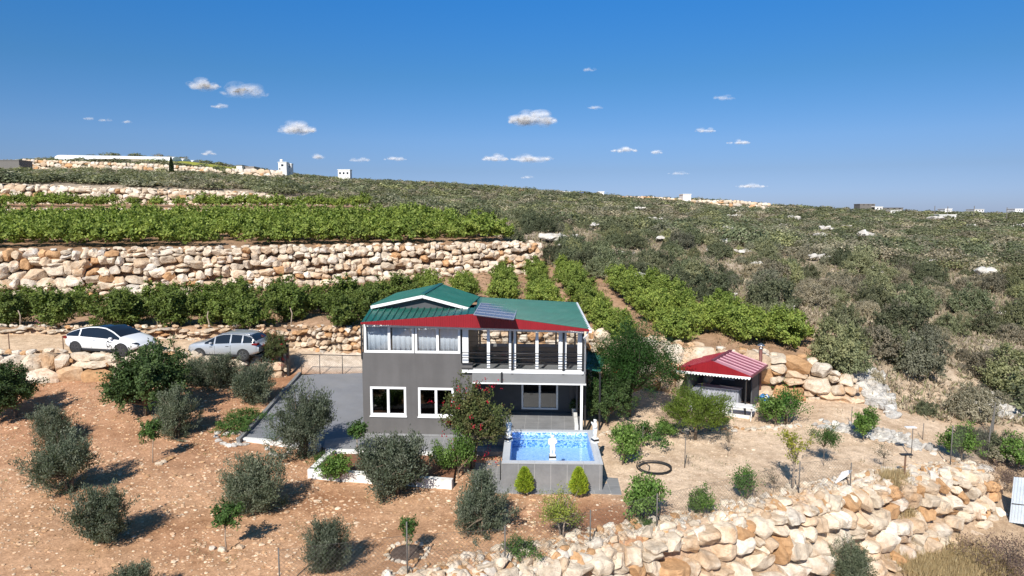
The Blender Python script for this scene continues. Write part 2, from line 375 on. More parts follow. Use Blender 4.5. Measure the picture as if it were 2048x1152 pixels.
def build_ground():
    U = np.concatenate([np.linspace(-2.2, -.95, 90, endpoint=False), np.linspace(-.95, .95, 760), np.linspace(.95, 2.2, 91)[1:]])
    Y = np.concatenate([np.linspace(-40, 9.9, 40), np.geomspace(10, 130, 560), np.geomspace(130.6, 6000, 150)])
    UU, YY = np.meshgrid(U, Y)
    XX = UU * np.maximum(YY, 10) ; X = XX.ravel(); Yf = YY.ravel()
    Z = zt(X, np.maximum(Yf, 2))
    mB, mC, mD, mE, mC5, mF, _ = masks(X, Yf)
    def c(*a): return np.array(a, float)[None, :]
    def lay(col, m, k): return col * (1 - m[:, None]) + k * m[:, None]
    left = c(.51, .31, .185); right = c(.62, .48, .35)
    m = sst((X + Yf * 0.25 - 6 - 3 * vnoise(X, Yf, .4, 2)) / 6)
    col = left * (1 - m[:, None]) + right * m[:, None]
    red = sst(vnoise(X, Yf, .33, 5) * 2 - 0.4) * (1 - m); col = lay(col, red * 0.5, c(.36, .17, .085))
    red2 = np.exp(-(((X - 2.5) / 3.2) ** 2 + ((Yf - 21.8) / 1.2) ** 2)); col = lay(col, red2 * .75, c(.30, .14, .08))
    up_ = sst((Yf - 21) / 9) * (1 - m); col = lay(col, up_ * .6, c(.40, .215, .13))
    col = lay(col, mB, c(.60, .45, .31))
    scrub = c(.38, .32, .25)
    vin = sst((26 - X - (Yf - 36) * -.0) / 3) * sst((22 - X) / 5)
    nat = scrub * (1 - 0.35 * sst(vnoise(X, Yf, .12, 7) + .2)[:, None]) + c(.10, .08, .05) * sst(vnoise(X, Yf, .21, 8))[:, None]
    nat = lay(nat, vin * sst((75 - Yf) / 6), c(.37, .24, .155))
    col = lay(col, mC, nat)
    mm = np.maximum(mD, mE); col = lay(col, mm, c(.34, .22, .14)); col = lay(col, mC5, nat)
    ap = np.exp(-(((X + 9.5) / 3) ** 4 + ((Yf - 39.8) / 1.5) ** 4)); col = lay(col, ap * .8, c(.62, .56, .49))
    # far yellow-green field and ochre field
    def ell(px, py, Y0, rx, ry):
        p = pt(px, py, Y0); return np.clip(1.6 - np.hypot((X - p[0]) / rx, (Yf - p[1]) / ry) * 1.3, 0, 1)
    col = lay(col, ell(430, 345, 268, 30, 16), c(.34, .36, .06)); col = lay(col, ell(1290, 399, 262, 20, 16), c(.55, .34, .17))
    col = lay(col, mF, c(.38, .28, .19))
    nu, ny = len(U), len(Y)
    i = np.arange((ny - 1) * (nu - 1)); r = i // (nu - 1); q = i % (nu - 1); a = r * nu + q
    F = np.stack([a, a + 1, a + nu + 1, a + nu], 1)
    mt, n, l, p = new_mat('earth')
    at = n.new('ShaderNodeAttribute'); at.attribute_name = 'Col'
    n1 = noise(n, l, 0.35, 6, 0.7); n2 = noise(n, l, 2.6, 8, 0.75); n3 = noise(n, l, 14, 6, 0.7)
    cc = mixc(n, l, at.outputs['Color'], ramp(n, l, n1, [(0.3, (0.72, 0.66, 0.6)), (0.5, (1.0, 1.0, 1.0)), (0.7, (1.2, 1.22, 1.25))]), 1.0, 'MULTIPLY')
    cc = mixc(n, l, cc, ramp(n, l, n2, [(0.32, (0.72, 0.68, 0.65)), (0.68, (1.2, 1.2, 1.2))]), 1.0, 'MULTIPLY')
    cc = mixc(n, l, cc, ramp(n, l, n3, [(0.35, (0.7, 0.68, 0.66)), (0.65, (1.2, 1.2, 1.2))]), 0.8, 'MULTIPLY')
    l.new(cc, p.inputs['Base Color']); p.inputs['Roughness'].default_value = 1.0; p.inputs['Specular IOR Level'].default_value = 0.1
    b = bump(n, l, n2, p, 0.5, 0.1); bump(n, l, n3, p, 0.6, 0.04, b)
    me = np_mesh('ground', np.stack([X, Yf, Z], 1), F, mt, col, True)
    tag(link('ground', me), kind='structure')
build_ground()

# ------------------------------------------------------------------ rocks
def ico(sub):
    t = (1 + 5 ** .5) / 2
    v = [(-1,t,0),(1,t,0),(-1,-t,0),(1,-t,0),(0,-1,t),(0,1,t),(0,-1,-t),(0,1,-t),(t,0,-1),(t,0,1),(-t,0,-1),(-t,0,1)]
    f = [(0,11,5),(0,5,1),(0,1,7),(0,7,10),(0,10,11),(1,5,9),(5,11,4),(11,10,2),(10,7,6),(7,1,8),(3,9,4),(3,4,2),(3,2,6),(3,6,8),(3,8,9),(4,9,5),(2,4,11),(6,2,10),(8,6,7),(9,8,1)]
    v = [np.array(a, float) / np.linalg.norm(a) for a in v]
    for _ in range(sub):
        c = {}; nf = []
        def mid(a, b):
            k = (min(a, b), max(a, b))
            if k not in c:
                w = v[a] + v[b]; v.append(w / np.linalg.norm(w)); c[k] = len(v) - 1
            return c[k]
        for a, b, d in f:
            x, y, z = mid(a, b), mid(b, d), mid(d, a); nf += [(a, x, z), (b, y, x), (d, z, y), (x, y, z)]
        f = nf
    return np.array(v), np.array(f)
ICO = [ico(i) for i in range(4)]
PAL = np.array([(.68, .58, .46), (.74, .66, .56), (.64, .49, .35), (.56, .34, .18), (.72, .61, .48), (.62, .57, .51)])
PALW = [.27, .22, .17, .12, .15, .07]
class Rocks:
    def __init__(s, seed, sub=2, pal=PAL, w=PALW): s.r = np.random.default_rng(seed); s.V = []; s.F = []; s.C = []; s.n = 0; s.sub = sub; s.pal = pal; s.w = w
    def add(s, p, size, ax=None, blocky=0.6, sub=None, tilt=0.15):
        """size (a,b,c) half sizes along ax rows (3x3) """
        r = s.r; T, F = ICO[s.sub if sub is None else sub]
        v = T.copy()
        v = np.sign(v) * np.abs(v) ** (1 - 0.42 * blocky)     # squarish
        v /= max(np.abs(v).max(), 1e-6)
        for _ in range(11):
            nrm = r.normal(size=3); nrm /= np.linalg.norm(nrm); d = v @ nrm; h = r.uniform(.58, .88) * np.abs(d).max()
            v -= np.maximum(d - h, 0)[:, None] * nrm
        ph = r.uniform(0, 9, 3)
        v *= (1 + 0.04 * np.sin(v[:, [1]] * 4 + ph[0]) * np.sin(v[:, [2]] * 5 + ph[1]) + 0.05 * np.sin(v[:, [0]] * 7 + ph[2]))
        v = v * np.asarray(size)
        a = r.normal(0, tilt, 3); Rm = np.array(Matrix.Rotation(a[0], 3, 'X') @ Matrix.Rotation(a[1], 3, 'Y') @ Matrix.Rotation(a[2], 3, 'Z'))
        v = v @ Rm.T
        if ax is not None: v = v @ np.asarray(ax)
        s.V.append(v + np.asarray(p)); s.F.append(F + s.n); s.n += len(v)
        c = s.pal[r.choice(len(s.pal), p=s.w)] * r.uniform(.85, 1.12)
        s.C.append(np.repeat(c[None], len(v), 0))
    def mesh(s, name, m): return np_mesh(name, np.concatenate(s.V), np.concatenate(s.F), m, np.concatenate(s.C), False)

def resample(xs, ys, step=0.25):
    P = np.stack([xs, ys], 1).astype(float); d = np.r_[0, np.cumsum(np.hypot(*np.diff(P, axis=0).T))]
    s = np.arange(0, d[-1], step); return np.stack([np.interp(s, d, P[:, 0]), np.interp(s, d, P[:, 1])], 1), d[-1], d, P
def rock_wall(name, label, xs, ys, zb, ztp, size, batter=0.15, seed=1, sub=2, off=0.0, depth=0.6, group=None, matn='rock', caps=True, pal=PAL, w=PALW, loose=0.0):
    """courses of boulders along a path; zb / ztp functions of x,y give foot and top; face looks to the right-hand side of the path (towards the camera)"""
    _, L, d, P = resample(xs, ys); rk = Rocks(seed, sub, pal, w); r = rk.r
    def at(s):
        x = np.interp(s, d, P[:, 0]); y = np.interp(s, d, P[:, 1])
        x2 = np.interp(s + .4, d, P[:, 0]); y2 = np.interp(s + .4, d, P[:, 1]); x1 = np.interp(s - .4, d, P[:, 0]); y1 = np.interp(s - .4, d, P[:, 1])
        t = np.array([x2 - x1, y2 - y1]); t /= np.linalg.norm(t) + 1e-9
        return x, y, t
    Hmax = max(ztp(*at(s)[:2]) - zb(*at(s)[:2]) for s in np.linspace(0, L, 30))
    rows = max(1, int(round(Hmax / (size * 0.92))))
    hs = r.uniform(.75, 1.3, rows); hs = np.sort(hs)[::-1] * .5 + hs * .5; hs /= hs.sum(); e = np.r_[0, np.cumsum(hs)]
    for j in range(rows):
        s = -r.uniform(0, size)
        while s < L:
            x, y, t = at(s); H = ztp(x, y) - zb(x, y)
            if H < size * .35: s += size; continue
            rh = H * (e[j + 1] - e[j])
            if rh < size * .45 and j % 2: s += size; continue
            wv = rh * r.uniform(.8, 1.9) if rh > .3 * size else size
            wv = min(max(wv, .5 * size), 2.0 * size)
            if r.random() < .18 and rh > .6 * size:        # split cell into two stacked smaller ones
                cells = [(e[j], (e[j] + e[j + 1]) / 2), ((e[j] + e[j + 1]) / 2, e[j + 1])]; wv *= .8
            else: cells = [(e[j], e[j + 1])]
            for c0, c1 in cells:
                x, y, t = at(s + wv / 2); n2 = np.array([t[1], -t[0]])
                wob = .22 * size * np.sin(s * 1.1 / size + j * 2.1) / H
                tt = (c0 + c1) / 2 + wob * (0 < j < rows - 1) + r.uniform(-.06, .06) * size / H
                zz = zb(x, y) + H * tt; o = off + batter * H * (1 - tt) + r.uniform(-.1, .1) * size
                hh = H * (c1 - c0) / 2
                ax = np.array([[t[0], t[1], 0], [n2[0], n2[1], 0], [0, 0, 1]])
                rk.add((x + n2[0] * (o - depth * .35), y + n2[1] * (o - depth * .35), zz), (wv / 2 * 1.2, depth * r.uniform(.6, .9), hh * 1.27), ax, blocky=.8, tilt=.09)
                if r.random() < .35:
                    rk.add((x + t[0] * wv / 2 + n2[0] * (o - depth * .2), y + t[1] * wv / 2 + n2[1] * (o - depth * .2), zz - hh * r.uniform(-1, 1)), (size * .17,) * 3, ax, sub=1)
            s += wv * .98
    if caps:
        for _ in range(int(L / size * 2.2)):
            s = r.uniform(0, L); x, y, t = at(s); n2 = np.array([t[1], -t[0]])
            if ztp(x, y) - zb(x, y) < .3 * size: continue
            k = size * r.uniform(.12, .34); o = -r.uniform(-.1, .9) * size
            rk.add((x + n2[0] * o, y + n2[1] * o, ztp(x, y) + k * .3), (k * 1.3, k, k * .7), None, sub=1)
    o = link(name, rk.mesh(name, M[matn])); tag(o, label, 'rock wall', group); return o
# ------------------------------------------------------------------ rock walls
def seg(xs, ys, x0, x1):
    X = [x0] + [x for x in xs if x0 < x < x1] + [x1]; return X, list(np.interp(X, xs, ys))
def foot(side): return lambda x, y: zg(x, y - side) - 0.12
def Zi(tab):
    a = sorted(tab); return lambda x, y: float(np.interp(x, [t[0] for t in a], [t[1] for t in a]))
# retaining wall under the parked cars
X, Y = seg(W1x, W1y, -45, -13.2)
rock_wall('boulder_retaining_wall', 'low wall of pale boulders holding up the dirt road under the white car', X, Y, foot(1.0), Zi([(-45, 2.7), (-27, 2.72), (-20, 2.72), (-17, 2.35), (-13, 1.75)]), .8, .25, 11, off=.1)
# low wall behind the road, runs on behind the house
X, Y = seg(W2x, W2y, -58, 5.5)
rock_wall('low_boulder_wall', 'low pale stone wall along the back of the dirt road below the first vineyard', X, Y, foot(.7), Zi([(-58, 3.35), (-14, 3.3), (-10, 3.3), (-3, 3.25), (0, 3.25), (3.5, 3.15), (5.5, 3.2)]), .5, .15, 12, off=.1)
X, Y = seg(W2x, W2y, 5.5, 17.9)
rock_wall('orange_boulder_wall', 'wall of big orange and cream boulders behind the red roofed kiosk', X, Y, foot(1.0), Zi([(5.5, 3.3), (9, 2.95), (13.5, 2.75), (15.6, 2.45), (17, 1.9), (17.9, 1.3)]), .85, .22, 13, sub=3, off=.15, depth=.8,
          w=[.3, .12, .25, .15, .13, .05])
X, Y = seg(W3x, W3y, -60, 2.6)
rock_wall('tall_boulder_wall', 'tall long wall of stacked cream boulders across the hillside below the dense vineyard', X, Y, foot(1.0), Zi([(-60, 7.1), (-42, 7.15), (-23, 7.2), (3, 7.35)]), .92, .12, 14, off=.15, depth=.75, w=[.36, .26, .12, .06, .15, .05])
X, Y = seg(W4x, W4y, -85, -17)
rock_wall('thin_boulder_wall', 'thin pale rock wall just behind the dense vineyard', X, Y, lambda x, y: zg(x, y - 1) - .2, Zi([(-85, 11.0), (-17, 10.8)]), .55, .15, 15, sub=1, off=.2)
X, Y = seg(W5x, W5y, -94, -28.5)
rock_wall('upper_boulder_wall', 'uppermost terrace wall of pale stones behind the thin hedge row', X, Y, foot(1.2), Zi([(-94, 14.9), (-78, 14.7), (-60, 14.1), (-41, 13.6), (-39, 12.9), (-28.5, 12.2)]), 1.05, .12, 16, sub=1, off=.2, matn='rockfar', w=[.3, .34, .1, .05, .16, .05])
# big wall bottom right, its ledge of rubble and the face that drops towards the camera
X = [-8, -2, 4.44, 10.3, 17.8, 19.7, 20.3]; Y = [15.6 - .1, 18.2 - .1, 20.9, 23.4, 26.8, 27.7, 28.8]
def zedge(x, y): return zg(x + .3, np.interp(x, X, Y) + .9) + .03
rock_wall('big_boulder_wall', 'massive wall of cream and orange boulders dropping away in the bottom right corner', X, Y,
          lambda x, y: zg(x + .6, y - 2.6) - .5, lambda x, y: zedge(x, y) - .15, .74, .34, 17, sub=3, off=.35, depth=.7, w=[.27, .17, .2, .18, .14, .04], caps=False)
X2 = [18.9, 19.5, 20.3]; Y2 = [27.6, 29.5, 31.5]
rk = Rocks(18, 1); r = rk.r
for _ in range(2600):
    x = r.uniform(-8, 19.9); o = r.uniform(-.5, .9); y = np.interp(x, X, Y) + o + .1
    k = r.choice([.05, .09, .14, .2], p=[.3, .4, .22, .08]) * (1.25 if o < 0 else 0.8)
    z = max(zg(x, y), zedge(x, y) - .2 - .35 * max(0, -o))
    rk.add((x, y, z + k * .2), (k * 1.3, k, k * .75), None, sub=1 if k < .15 else 2, tilt=.5)
tag(link('rubble', rk.mesh('rubble', M['rock'])), 'pale rubble spread along the top of the big boulder wall', 'rubble', kind='stuff')

# gravel over the yard
rk = Rocks(19, 1, pal=np.array([(.62, .45, .3), (.66, .54, .42), (.5, .32, .18)]), w=[.4, .4, .2]); r = rk.r
T0, F0 = ICO[0]
def gravel(n, xr, yr, ks, seed, name, label, cols):
    r = np.random.default_rng(seed); x = r.uniform(*xr, n); y = r.uniform(*yr, n)
    mB, mC, mD, mE, mC5, mF, _ = masks(x, y); dens = .45 + .55 * (vnoise(x, y, .5, 4) > -.1)
    ok = (mC < .5) & (mF < .3) & (r.random(n) < dens) & ~((x > -12) & (x < 4.2) & (y > 24.0 + np.where(x < -.5, 4, 0)) & (y < 39)) & ~((x < 6) & (x > -12) & (y > 28))
    ok &= ~((x > 8) & (x < 13) & (y > 31)); x, y = x[ok], y[ok]; n = len(x); z = zt(x, y)
    k = r.gamma(3, ks / 3, n).clip(.008, .11)
    V = T0[None] * (1 + r.uniform(-.35, .35, (n, 12, 1))) * np.stack([k * 1.3, k, k * .6], 1)[:, None]
    V = V + np.stack([x, y, z + k * .15], 1)[:, None]
    F = (F0[None] + np.arange(n)[:, None, None] * 12).reshape(-1, 3)
    C = np.array(cols)[r.integers(0, len(cols), n)] * r.uniform(.8, 1.15, (n, 1))
    me = np_mesh(name, V.reshape(-1, 3), F, M['rockfar'], np.repeat(C, 12, 0)); tag(link(name, me), label, 'gravel', kind='stuff')
gravel(42000, (-30, 1.5), (14, 36.5), .026, 5, 'gravel', 'small pale stones scattered over the orange soil of the olive yard', [(.62, .44, .29), (.68, .54, .4), (.52, .33, .19), (.6, .4, .26)])
gravel(9000, (2, 20), (19, 34), .018, 6, 'gravel', 'fine pale stones on the sandy yard right of the pool', [(.62, .5, .37), (.66, .56, .45)])

# ------------------------------------------------------------------ foliage
def quads(P, A, W, ll, lw):
    """leaf diamonds at P with axis A, side W"""
    n = len(P); V = np.empty((n, 4, 3), np.float32); ll = ll[:, None]; lw = lw[:, None]
    V[:, 0] = P; V[:, 1] = P + A * ll * .5 + W * lw * .5; V[:, 2] = P + A * ll; V[:, 3] = P + A * ll * .5 - W * lw * .5
    return V
def unit(a): return a / np.maximum(np.linalg.norm(a, axis=-1, keepdims=True), 1e-9)
def crown(seed, R3, cz, ntw, per, tl, ll, lw, cols, up=.4, inner=.35, lump=.25, low=-1.0, spread=.7, outn=.9, lobes=0, cl=.16):
    """leaf clumps on twigs filling an uneven ellipsoid; returns verts, faces, colours"""
    r = np.random.default_rng(seed); d = unit(r.normal(size=(ntw * 3, 3))); d = d[d[:, 2] > low][:ntw]; ntw = len(d)
    ph = r.uniform(0, 6, 4)
    lm = 1 + lump * (np.sin(d[:, 0] * 3.1 + ph[0]) * np.sin(d[:, 1] * 3.3 + ph[1]) + .6 * np.sin(d[:, 2] * 5 + ph[2] + d[:, 0] * 4))
    rad = r.uniform(inner, 1, ntw) ** .55 * lm
    S = d * rad[:, None] * np.array(R3)
    if lobes:
        lc = unit(r.normal(size=(lobes, 3))) * r.uniform(.35, .62, (lobes, 1)) * [1, 1, .8]; lr = r.uniform(.42, .72, lobes); li = r.integers(0, lobes, ntw)
        S = (lc[li] + d * (rad * lr[li])[:, None]) * np.array(R3)
    S[:, 2] += cz
    D = unit(d * [1, 1, .8] + np.array([0, 0, up]) + r.normal(0, .3, (ntw, 3)))
    L = tl * r.uniform(.6, 1.35, ntw); base = S - D * L[:, None] * .6
    t = r.uniform(0, 1, (ntw, per)) ** .8
    P = base[:, None] + D[:, None] * (L[:, None] * t)[..., None] + r.normal(0, 1, (ntw, per, 3)) * (tl * (cl + .0 * t))[..., None]
    A = unit(D[:, None] * (1 - spread) + r.normal(0, 1, (ntw, per, 3)) * spread + np.array([0, 0, up * .4]))
    N = unit(d[:, None] * outn + np.array([0, 0, .5]) + r.normal(0, .42, (ntw, per, 3)))
    W = unit(np.cross(A, N)); n = ntw * per
    V = quads(P.reshape(-1, 3), A.reshape(-1, 3), W.reshape(-1, 3), ll * r.uniform(.6, 1.3, n), lw * r.uniform(.7, 1.3, n))
    F = np.arange(n * 4).reshape(n, 4)
    cols = np.array(cols); ci = r.integers(0, len(cols), ntw)
    c = np.repeat(cols[ci], per, 0) * .6 + cols[r.integers(0, len(cols), n)] * .4
    c = c * r.uniform(.75, 1.25, (n, 1)); C = np.repeat(c, 4, 0)
    return V.reshape(-1, 3), F, C, (base, D, L)
def twig_tubes(mb, info, root, k, r, r0=.012):
    base, D, L = info; idx = r.choice(len(base), min(k, len(base)), replace=False)
    for i in idx:
        p1 = Vector(base[i] + D[i] * L[i] * .6); p0 = Vector(root); m = p0.lerp(p1, .5) + Vector(r.normal(0, .06, 3)) + Vector((0, 0, .05))
        mb.tube([p0, m, p1], [r0 * 1.8, r0, r0 * .3], 5, cap=False)
SP = {}
OLIVE = [(0.111, 0.137, 0.091), (0.156, 0.182, 0.13), (0.078, 0.104, 0.0624), (0.208, 0.227, 0.169), (0.13, 0.15, 0.0975)]
OLIVEG = [(.07, .1, .045), (.1, .13, .06), (.13, .16, .09)]
DARK = [(0.0473, 0.0878, 0.027), (0.0743, 0.121, 0.0378), (0.108, 0.162, 0.054), (0.0405, 0.0675, 0.0243)]
VINE = [(.19, .25, .05), (.24, .3, .06), (.14, .2, .04), (.3, .35, .08), (.2, .27, .06)]
LIME = [(.28, .36, .03), (.22, .32, .03), (.36, .42, .05)]
MID = [(0.105, 0.195, 0.0375), (0.15, 0.255, 0.0525), (0.075, 0.135, 0.03), (0.195, 0.3, 0.075)]
YEL = [(0.26, 0.312, 0.052), (0.338, 0.364, 0.065), (0.182, 0.234, 0.039), (0.156, 0.182, 0.052)]
def tree_proto(key, name, seed, h, R3, cz, ntw, per, tl, ll, lw, cols, trunk=True, trad=.05, stems=1, limbs=9, bark='bark', fork=.35, fl=None, **kw):
    r = np.random.default_rng(seed + 99)
    V, F, C, info = crown(seed, R3, cz, ntw, per, tl, ll, lw, cols, **kw)
    z = V[:, 2]; V[z < 0.03] *= [1, 1, 0]; V[z < .03, 2] += r.uniform(.02, .1, (z < .03).sum())
    cm = np_mesh('crown', V, F, M['leaf'], C); tm = None
    if trunk:
        mb = MB()
        for s in range(stems):
            a = 6.28 * s / stems + r.uniform(0, 1); sp_ = 0 if stems == 1 else .12
            x1, y1 = math.cos(a) * sp_ * 2 + r.normal(0, .04), math.sin(a) * sp_ * 2 + r.normal(0, .04)
            top = (x1, y1, cz * (1 - fork) if stems > 1 else max(cz - R3[2] * .8, .15))
            mb.tube([(math.cos(a) * sp_ * .5, math.sin(a) * sp_ * .5, -.15), (x1 * .5 + r.normal(0, .02), y1 * .5, top[2] * .5), top], [trad, trad * .8, trad * .65], 7)
            twig_tubes(mb, info, top, limbs, r, trad * .4)
        tm = mb.mesh('trunk', M[bark])
    fm = None
    if fl:
        fcols, n, fs, tl2 = fl; V2, F2, C2, _ = crown(seed + 7, [q * 1.04 for q in R3], cz, n, 9, tl2, fs, fs * .8, fcols, up=.2, inner=.75, low=kw.get('low', -1), lump=kw.get('lump', .25))
        fm = np_mesh('blossom', V2, F2, M['flower'], C2)
    SP.setdefault(key, []).append((name, h, cm, tm, fm))
PARTS = {}
def plant(key, label, cat, px=None, py=None, hpx=None, loc=None, h=None, var=0, rot=None, group=None, name=None, wide=1.0, rr=random.Random(5)):
    nm, h0, cm, tm, fm = SP[key][var % len(SP[key])]
    if loc is None: loc = ghit(px, py)
    if h is None: h = hpx * loc[1] / FPX * (1.09 if key in ('olive', 'dark') else 1.12 if key == 'shrub' else 1.04)
    s = h / h0
    t = thing(name or nm, label, cat, (loc[0], loc[1], loc[2] - .02), rr.uniform(0, 6.28) if rot is None else rot, group)
    t.scale = (s * wide, s * wide, s)
    link('crown', cm, t)
    if tm: link('trunk', tm, t)
    if fm: link('blossom', fm, t)
    return t
# olives: upright feathery shoots
for i in range(5):
    tree_proto('olive', 'olive_tree', 100 + i, 2.5, (1.2, 1.2, 1.25), 1.1, 250, 84, .62, .095, .032, OLIVE, trad=.05, stems=3, limbs=22, up=1.0, inner=.2, lump=.3, lobes=7, cl=.11, low=-.97, spread=.42, outn=.3)
for i in range(2):
    tree_proto('dark', 'dark_tree', 120 + i, 3.1, (1.75, 1.75, 1.4), 1.6, 380, 70, .5, .10, .065, DARK, trad=.09, stems=1, limbs=26, up=.35, inner=.3, lump=.3, lobes=9, cl=.14, low=-.75, spread=.7)
for i in range(5):
    tree_proto('vine', 'vineyard_bush', 130 + i, 2.3, (1.22, 1.22, 1.0), 1.16, 190, 36, .48, .14, .11, VINE, trad=.05, limbs=5, up=.45, inner=.3, lump=.3, low=-.95, spread=.75)
for i in range(4):
    tree_proto('vinedark', 'vineyard_bush', 190 + i, 2.3, (1.22, 1.22, 1.0), 1.16, 190, 36, .48, .14, .11, [(.11, .16, .035), (.14, .19, .04), (.085, .12, .03), (.19, .24, .06)], trad=.05, limbs=5, up=.45, inner=.3, lump=.3, low=-.95, spread=.75)
for i in range(4):
    tree_proto('vinefar', 'vineyard_bush', 140 + i, 2.4, (1.4, 1.4, 1.0), 1.2, 75, 18, .6, .26, .2, VINE, trunk=False, up=.5, inner=.3, lump=.35, low=-.6, spread=.7)
for i in range(2):
    tree_proto('sapling', 'young_tree', 150 + i, 1.75, (.4, .4, .4), 1.32, 60, 30, .26, .085, .06, [(.06, .12, .03), (.09, .17, .04), (.045, .08, .02)], trad=.028, limbs=12, bark='palebark', up=.3, inner=.2, lump=.35, spread=.8)
for i in range(2):
    tree_proto('shrub', 'green_shrub', 155 + i, 1.4, (.74, .74, .62), .74, 120, 30, .34, .085, .055, MID, trad=.03, limbs=14, up=.6, inner=.2, lump=.4, lobes=6, low=-.8, spread=.7)
tree_proto('thuja', 'golden_thuja', 160, 1.1, (.3, .3, .42), .62, 10, 4, .3, .07, .04, LIME, trad=.03, limbs=1)
def thuja():
    r = np.random.default_rng(3); n = 4200; z = r.random(n) ** .9; a = r.uniform(0, 6.28, n)
    rad = .36 * np.sqrt(np.clip(1 - z, 0, 1)) * (.55 + .45 * np.clip(z * 6, 0, 1)) * (1 + .16 * np.sin(a * 5 + z * 9)) * r.uniform(.55, 1.06, n)
    P = np.stack([rad * np.cos(a), rad * np.sin(a), .18 + z * .92], 1); A = unit(np.stack([np.cos(a) * .5, np.sin(a) * .5, np.ones(n) * .9], 1) + r.normal(0, .25, (n, 3)))
    W = unit(np.cross(A, unit(r.normal(size=(n, 3))))); V = quads(P, A, W, .09 * r.uniform(.6, 1.2, n), .03 * r.uniform(.7, 1.3, n))
    C = np.repeat(np.array(LIME)[r.integers(0, 3, n)] * r.uniform(.75, 1.2, (n, 1)), 4, 0)
    cm = np_mesh('crown', V.reshape(-1, 3), np.arange(n * 4).reshape(n, 4), M['leaf'], C)
    tm = MB().tube([(0, 0, -.1), (0, 0, .3)], [.03, .025], 7).mesh('trunk', M['bark']); SP['thuja'] = [('golden_thuja', 1.1, cm, tm, None)]
thuja()
tree_proto('bougain', 'bougainvillea', 165, 3.4, (1.4, 1.0, 1.5), 1.95, 400, 46, .45, .09, .06, [(.08, .11, .035), (.11, .13, .045), (.06, .08, .03), (.12, .11, .045)], trad=.05, stems=4, limbs=26, up=.3, inner=.3, lump=.35, low=-.9, lobes=9,
           fl=([(.42, .008, .03), (.34, .008, .02), (.5, .015, .06)], 46, .075, .3))
tree_proto('poinciana', 'flame_tree', 166, 4.2, (2.3, 2.0, 1.65), 2.45, 330, 130, 1.0, .09, .035, [(.035, .09, .018), (.05, .12, .025), (.03, .065, .015)], trad=.11, limbs=40, up=.05, inner=.25, lump=.45, low=-.6, spread=.38, outn=.4, lobes=9,
           fl=([(.55, .03, .02), (.5, .05, .03)], 7, .07, .3))
tree_proto('pine', 'round_bushy_tree', 167, 1.9, (.98, .98, .66), 1.25, 280, 60, .42, .085, .025, [(.12, .17, .025), (.16, .22, .035), (.08, .12, .02)], trad=.06, limbs=26, up=.9, inner=.25, lump=.3, low=-.7, spread=.35)
tree_proto('spread', 'yellowing_tree', 168, 1.9, (.9, .9, .75), 1.1, 120, 30, .42, .06, .035, YEL, trad=.04, stems=2, limbs=24, up=.35, inner=.2, lump=.45, low=-.8, bark='palebark')
tree_proto('yelsap', 'yellowing_sapling', 169, 2.3, (.55, .55, .55), 1.75, 34, 30, .3, .08, .045, [(.3, .3, .04), (.22, .26, .04), (.36, .32, .05)], trad=.022, stems=2, limbs=14, up=.3, inner=.4, lump=.5, bark='palebark')
tree_proto('fern', 'feathery_sapling', 170, 1.8, (.75, .75, .5), 1.25, 34, 90, .6, .085, .035, [(.06, .12, .03), (.09, .17, .04), (.045, .08, .02)], trad=.02, limbs=20, up=-.05, inner=.1, lump=.3, spread=.4, low=-.2)
tree_proto('fan', 'fan_shaped_shrub', 171, 1.5, (.6, .6, .65), .8, 70, 40, .6, .075, .045, [(.07, .16, .03), (.1, .2, .04), (.05, .12, .025)], trad=.04, stems=4, limbs=14, up=1.0, inner=.2, lump=.4, low=-.4, spread=.45)
tree_proto('cycad', 'spiky_shrub', 172, 1.0, (.55, .55, .35), .5, 26, 40, .8, .07, .02, [(.06, .12, .05), (.1, .16, .07)], trad=.05, limbs=3, up=.5, inner=.1, lump=.2, low=-.2, spread=.3)
tree_proto('mound', 'low_green_shrub', 173, .6, (.8, .6, .34), .28, 90, 30, .25, .06, .035, [(.06, .12, .03), (.09, .16, .04)], trunk=False, up=.4, inner=.2, lump=.35, low=-.2)
tree_proto('sparse', 'bare_sapling', 174, 1.3, (.28, .28, .5), .85, 20, 14, .25, .05, .022, [(.06, .07, .05), (.09, .1, .07)], trad=.012, limbs=14, up=.4, inner=.1)
def scrub_proto(key, seed, cols, R3, ntw, per, tl, ll, lw, mt='leaf', **kw):
    V, F, C, info = crown(seed, R3, R3[2] * .55, ntw, per, tl, ll, lw, cols, **kw)
    V[:, 2] = np.maximum(V[:, 2], -.1); SP.setdefault(key, []).append(('scrub_bush', R3[2] * 1.7, np_mesh('crown', V, F, M[mt], C), None, None))
SCOLS0 = [[(0.0963, 0.131, 0.049), (0.14, 0.175, 0.0665), (0.07, 0.0963, 0.0385)], [(0.149, 0.175, 0.0613), (0.193, 0.219, 0.0875), (0.105, 0.131, 0.0525)], [(0.21, 0.184, 0.123), (0.263, 0.228, 0.158), (0.158, 0.149, 0.0963)],
         [(0.0788, 0.123, 0.049), (0.114, 0.158, 0.0613)], [(0.193, 0.228, 0.0525), (0.245, 0.263, 0.07), (0.14, 0.175, 0.0525)], [(0.298, 0.228, 0.149), (0.228, 0.193, 0.131), (0.175, 0.149, 0.105)], [(0.123, 0.14, 0.0875), (0.175, 0.184, 0.123)]]
SCOLS = [[tuple(np.array(q) * .6 + np.mean(q) * .78 * np.array([1.08, 1, .78])) for q in s] for s in SCOLS0]
for i, c in enumerate(SCOLS):
    scrub_proto('scrub%d' % i, 200 + i, c, (1.5, 1.4, 1.15), 210, 34, .3, .12, .07, mt='scrubleaf', up=.35, inner=.45, lump=.2, cl=.22, low=-.35, spread=.7)

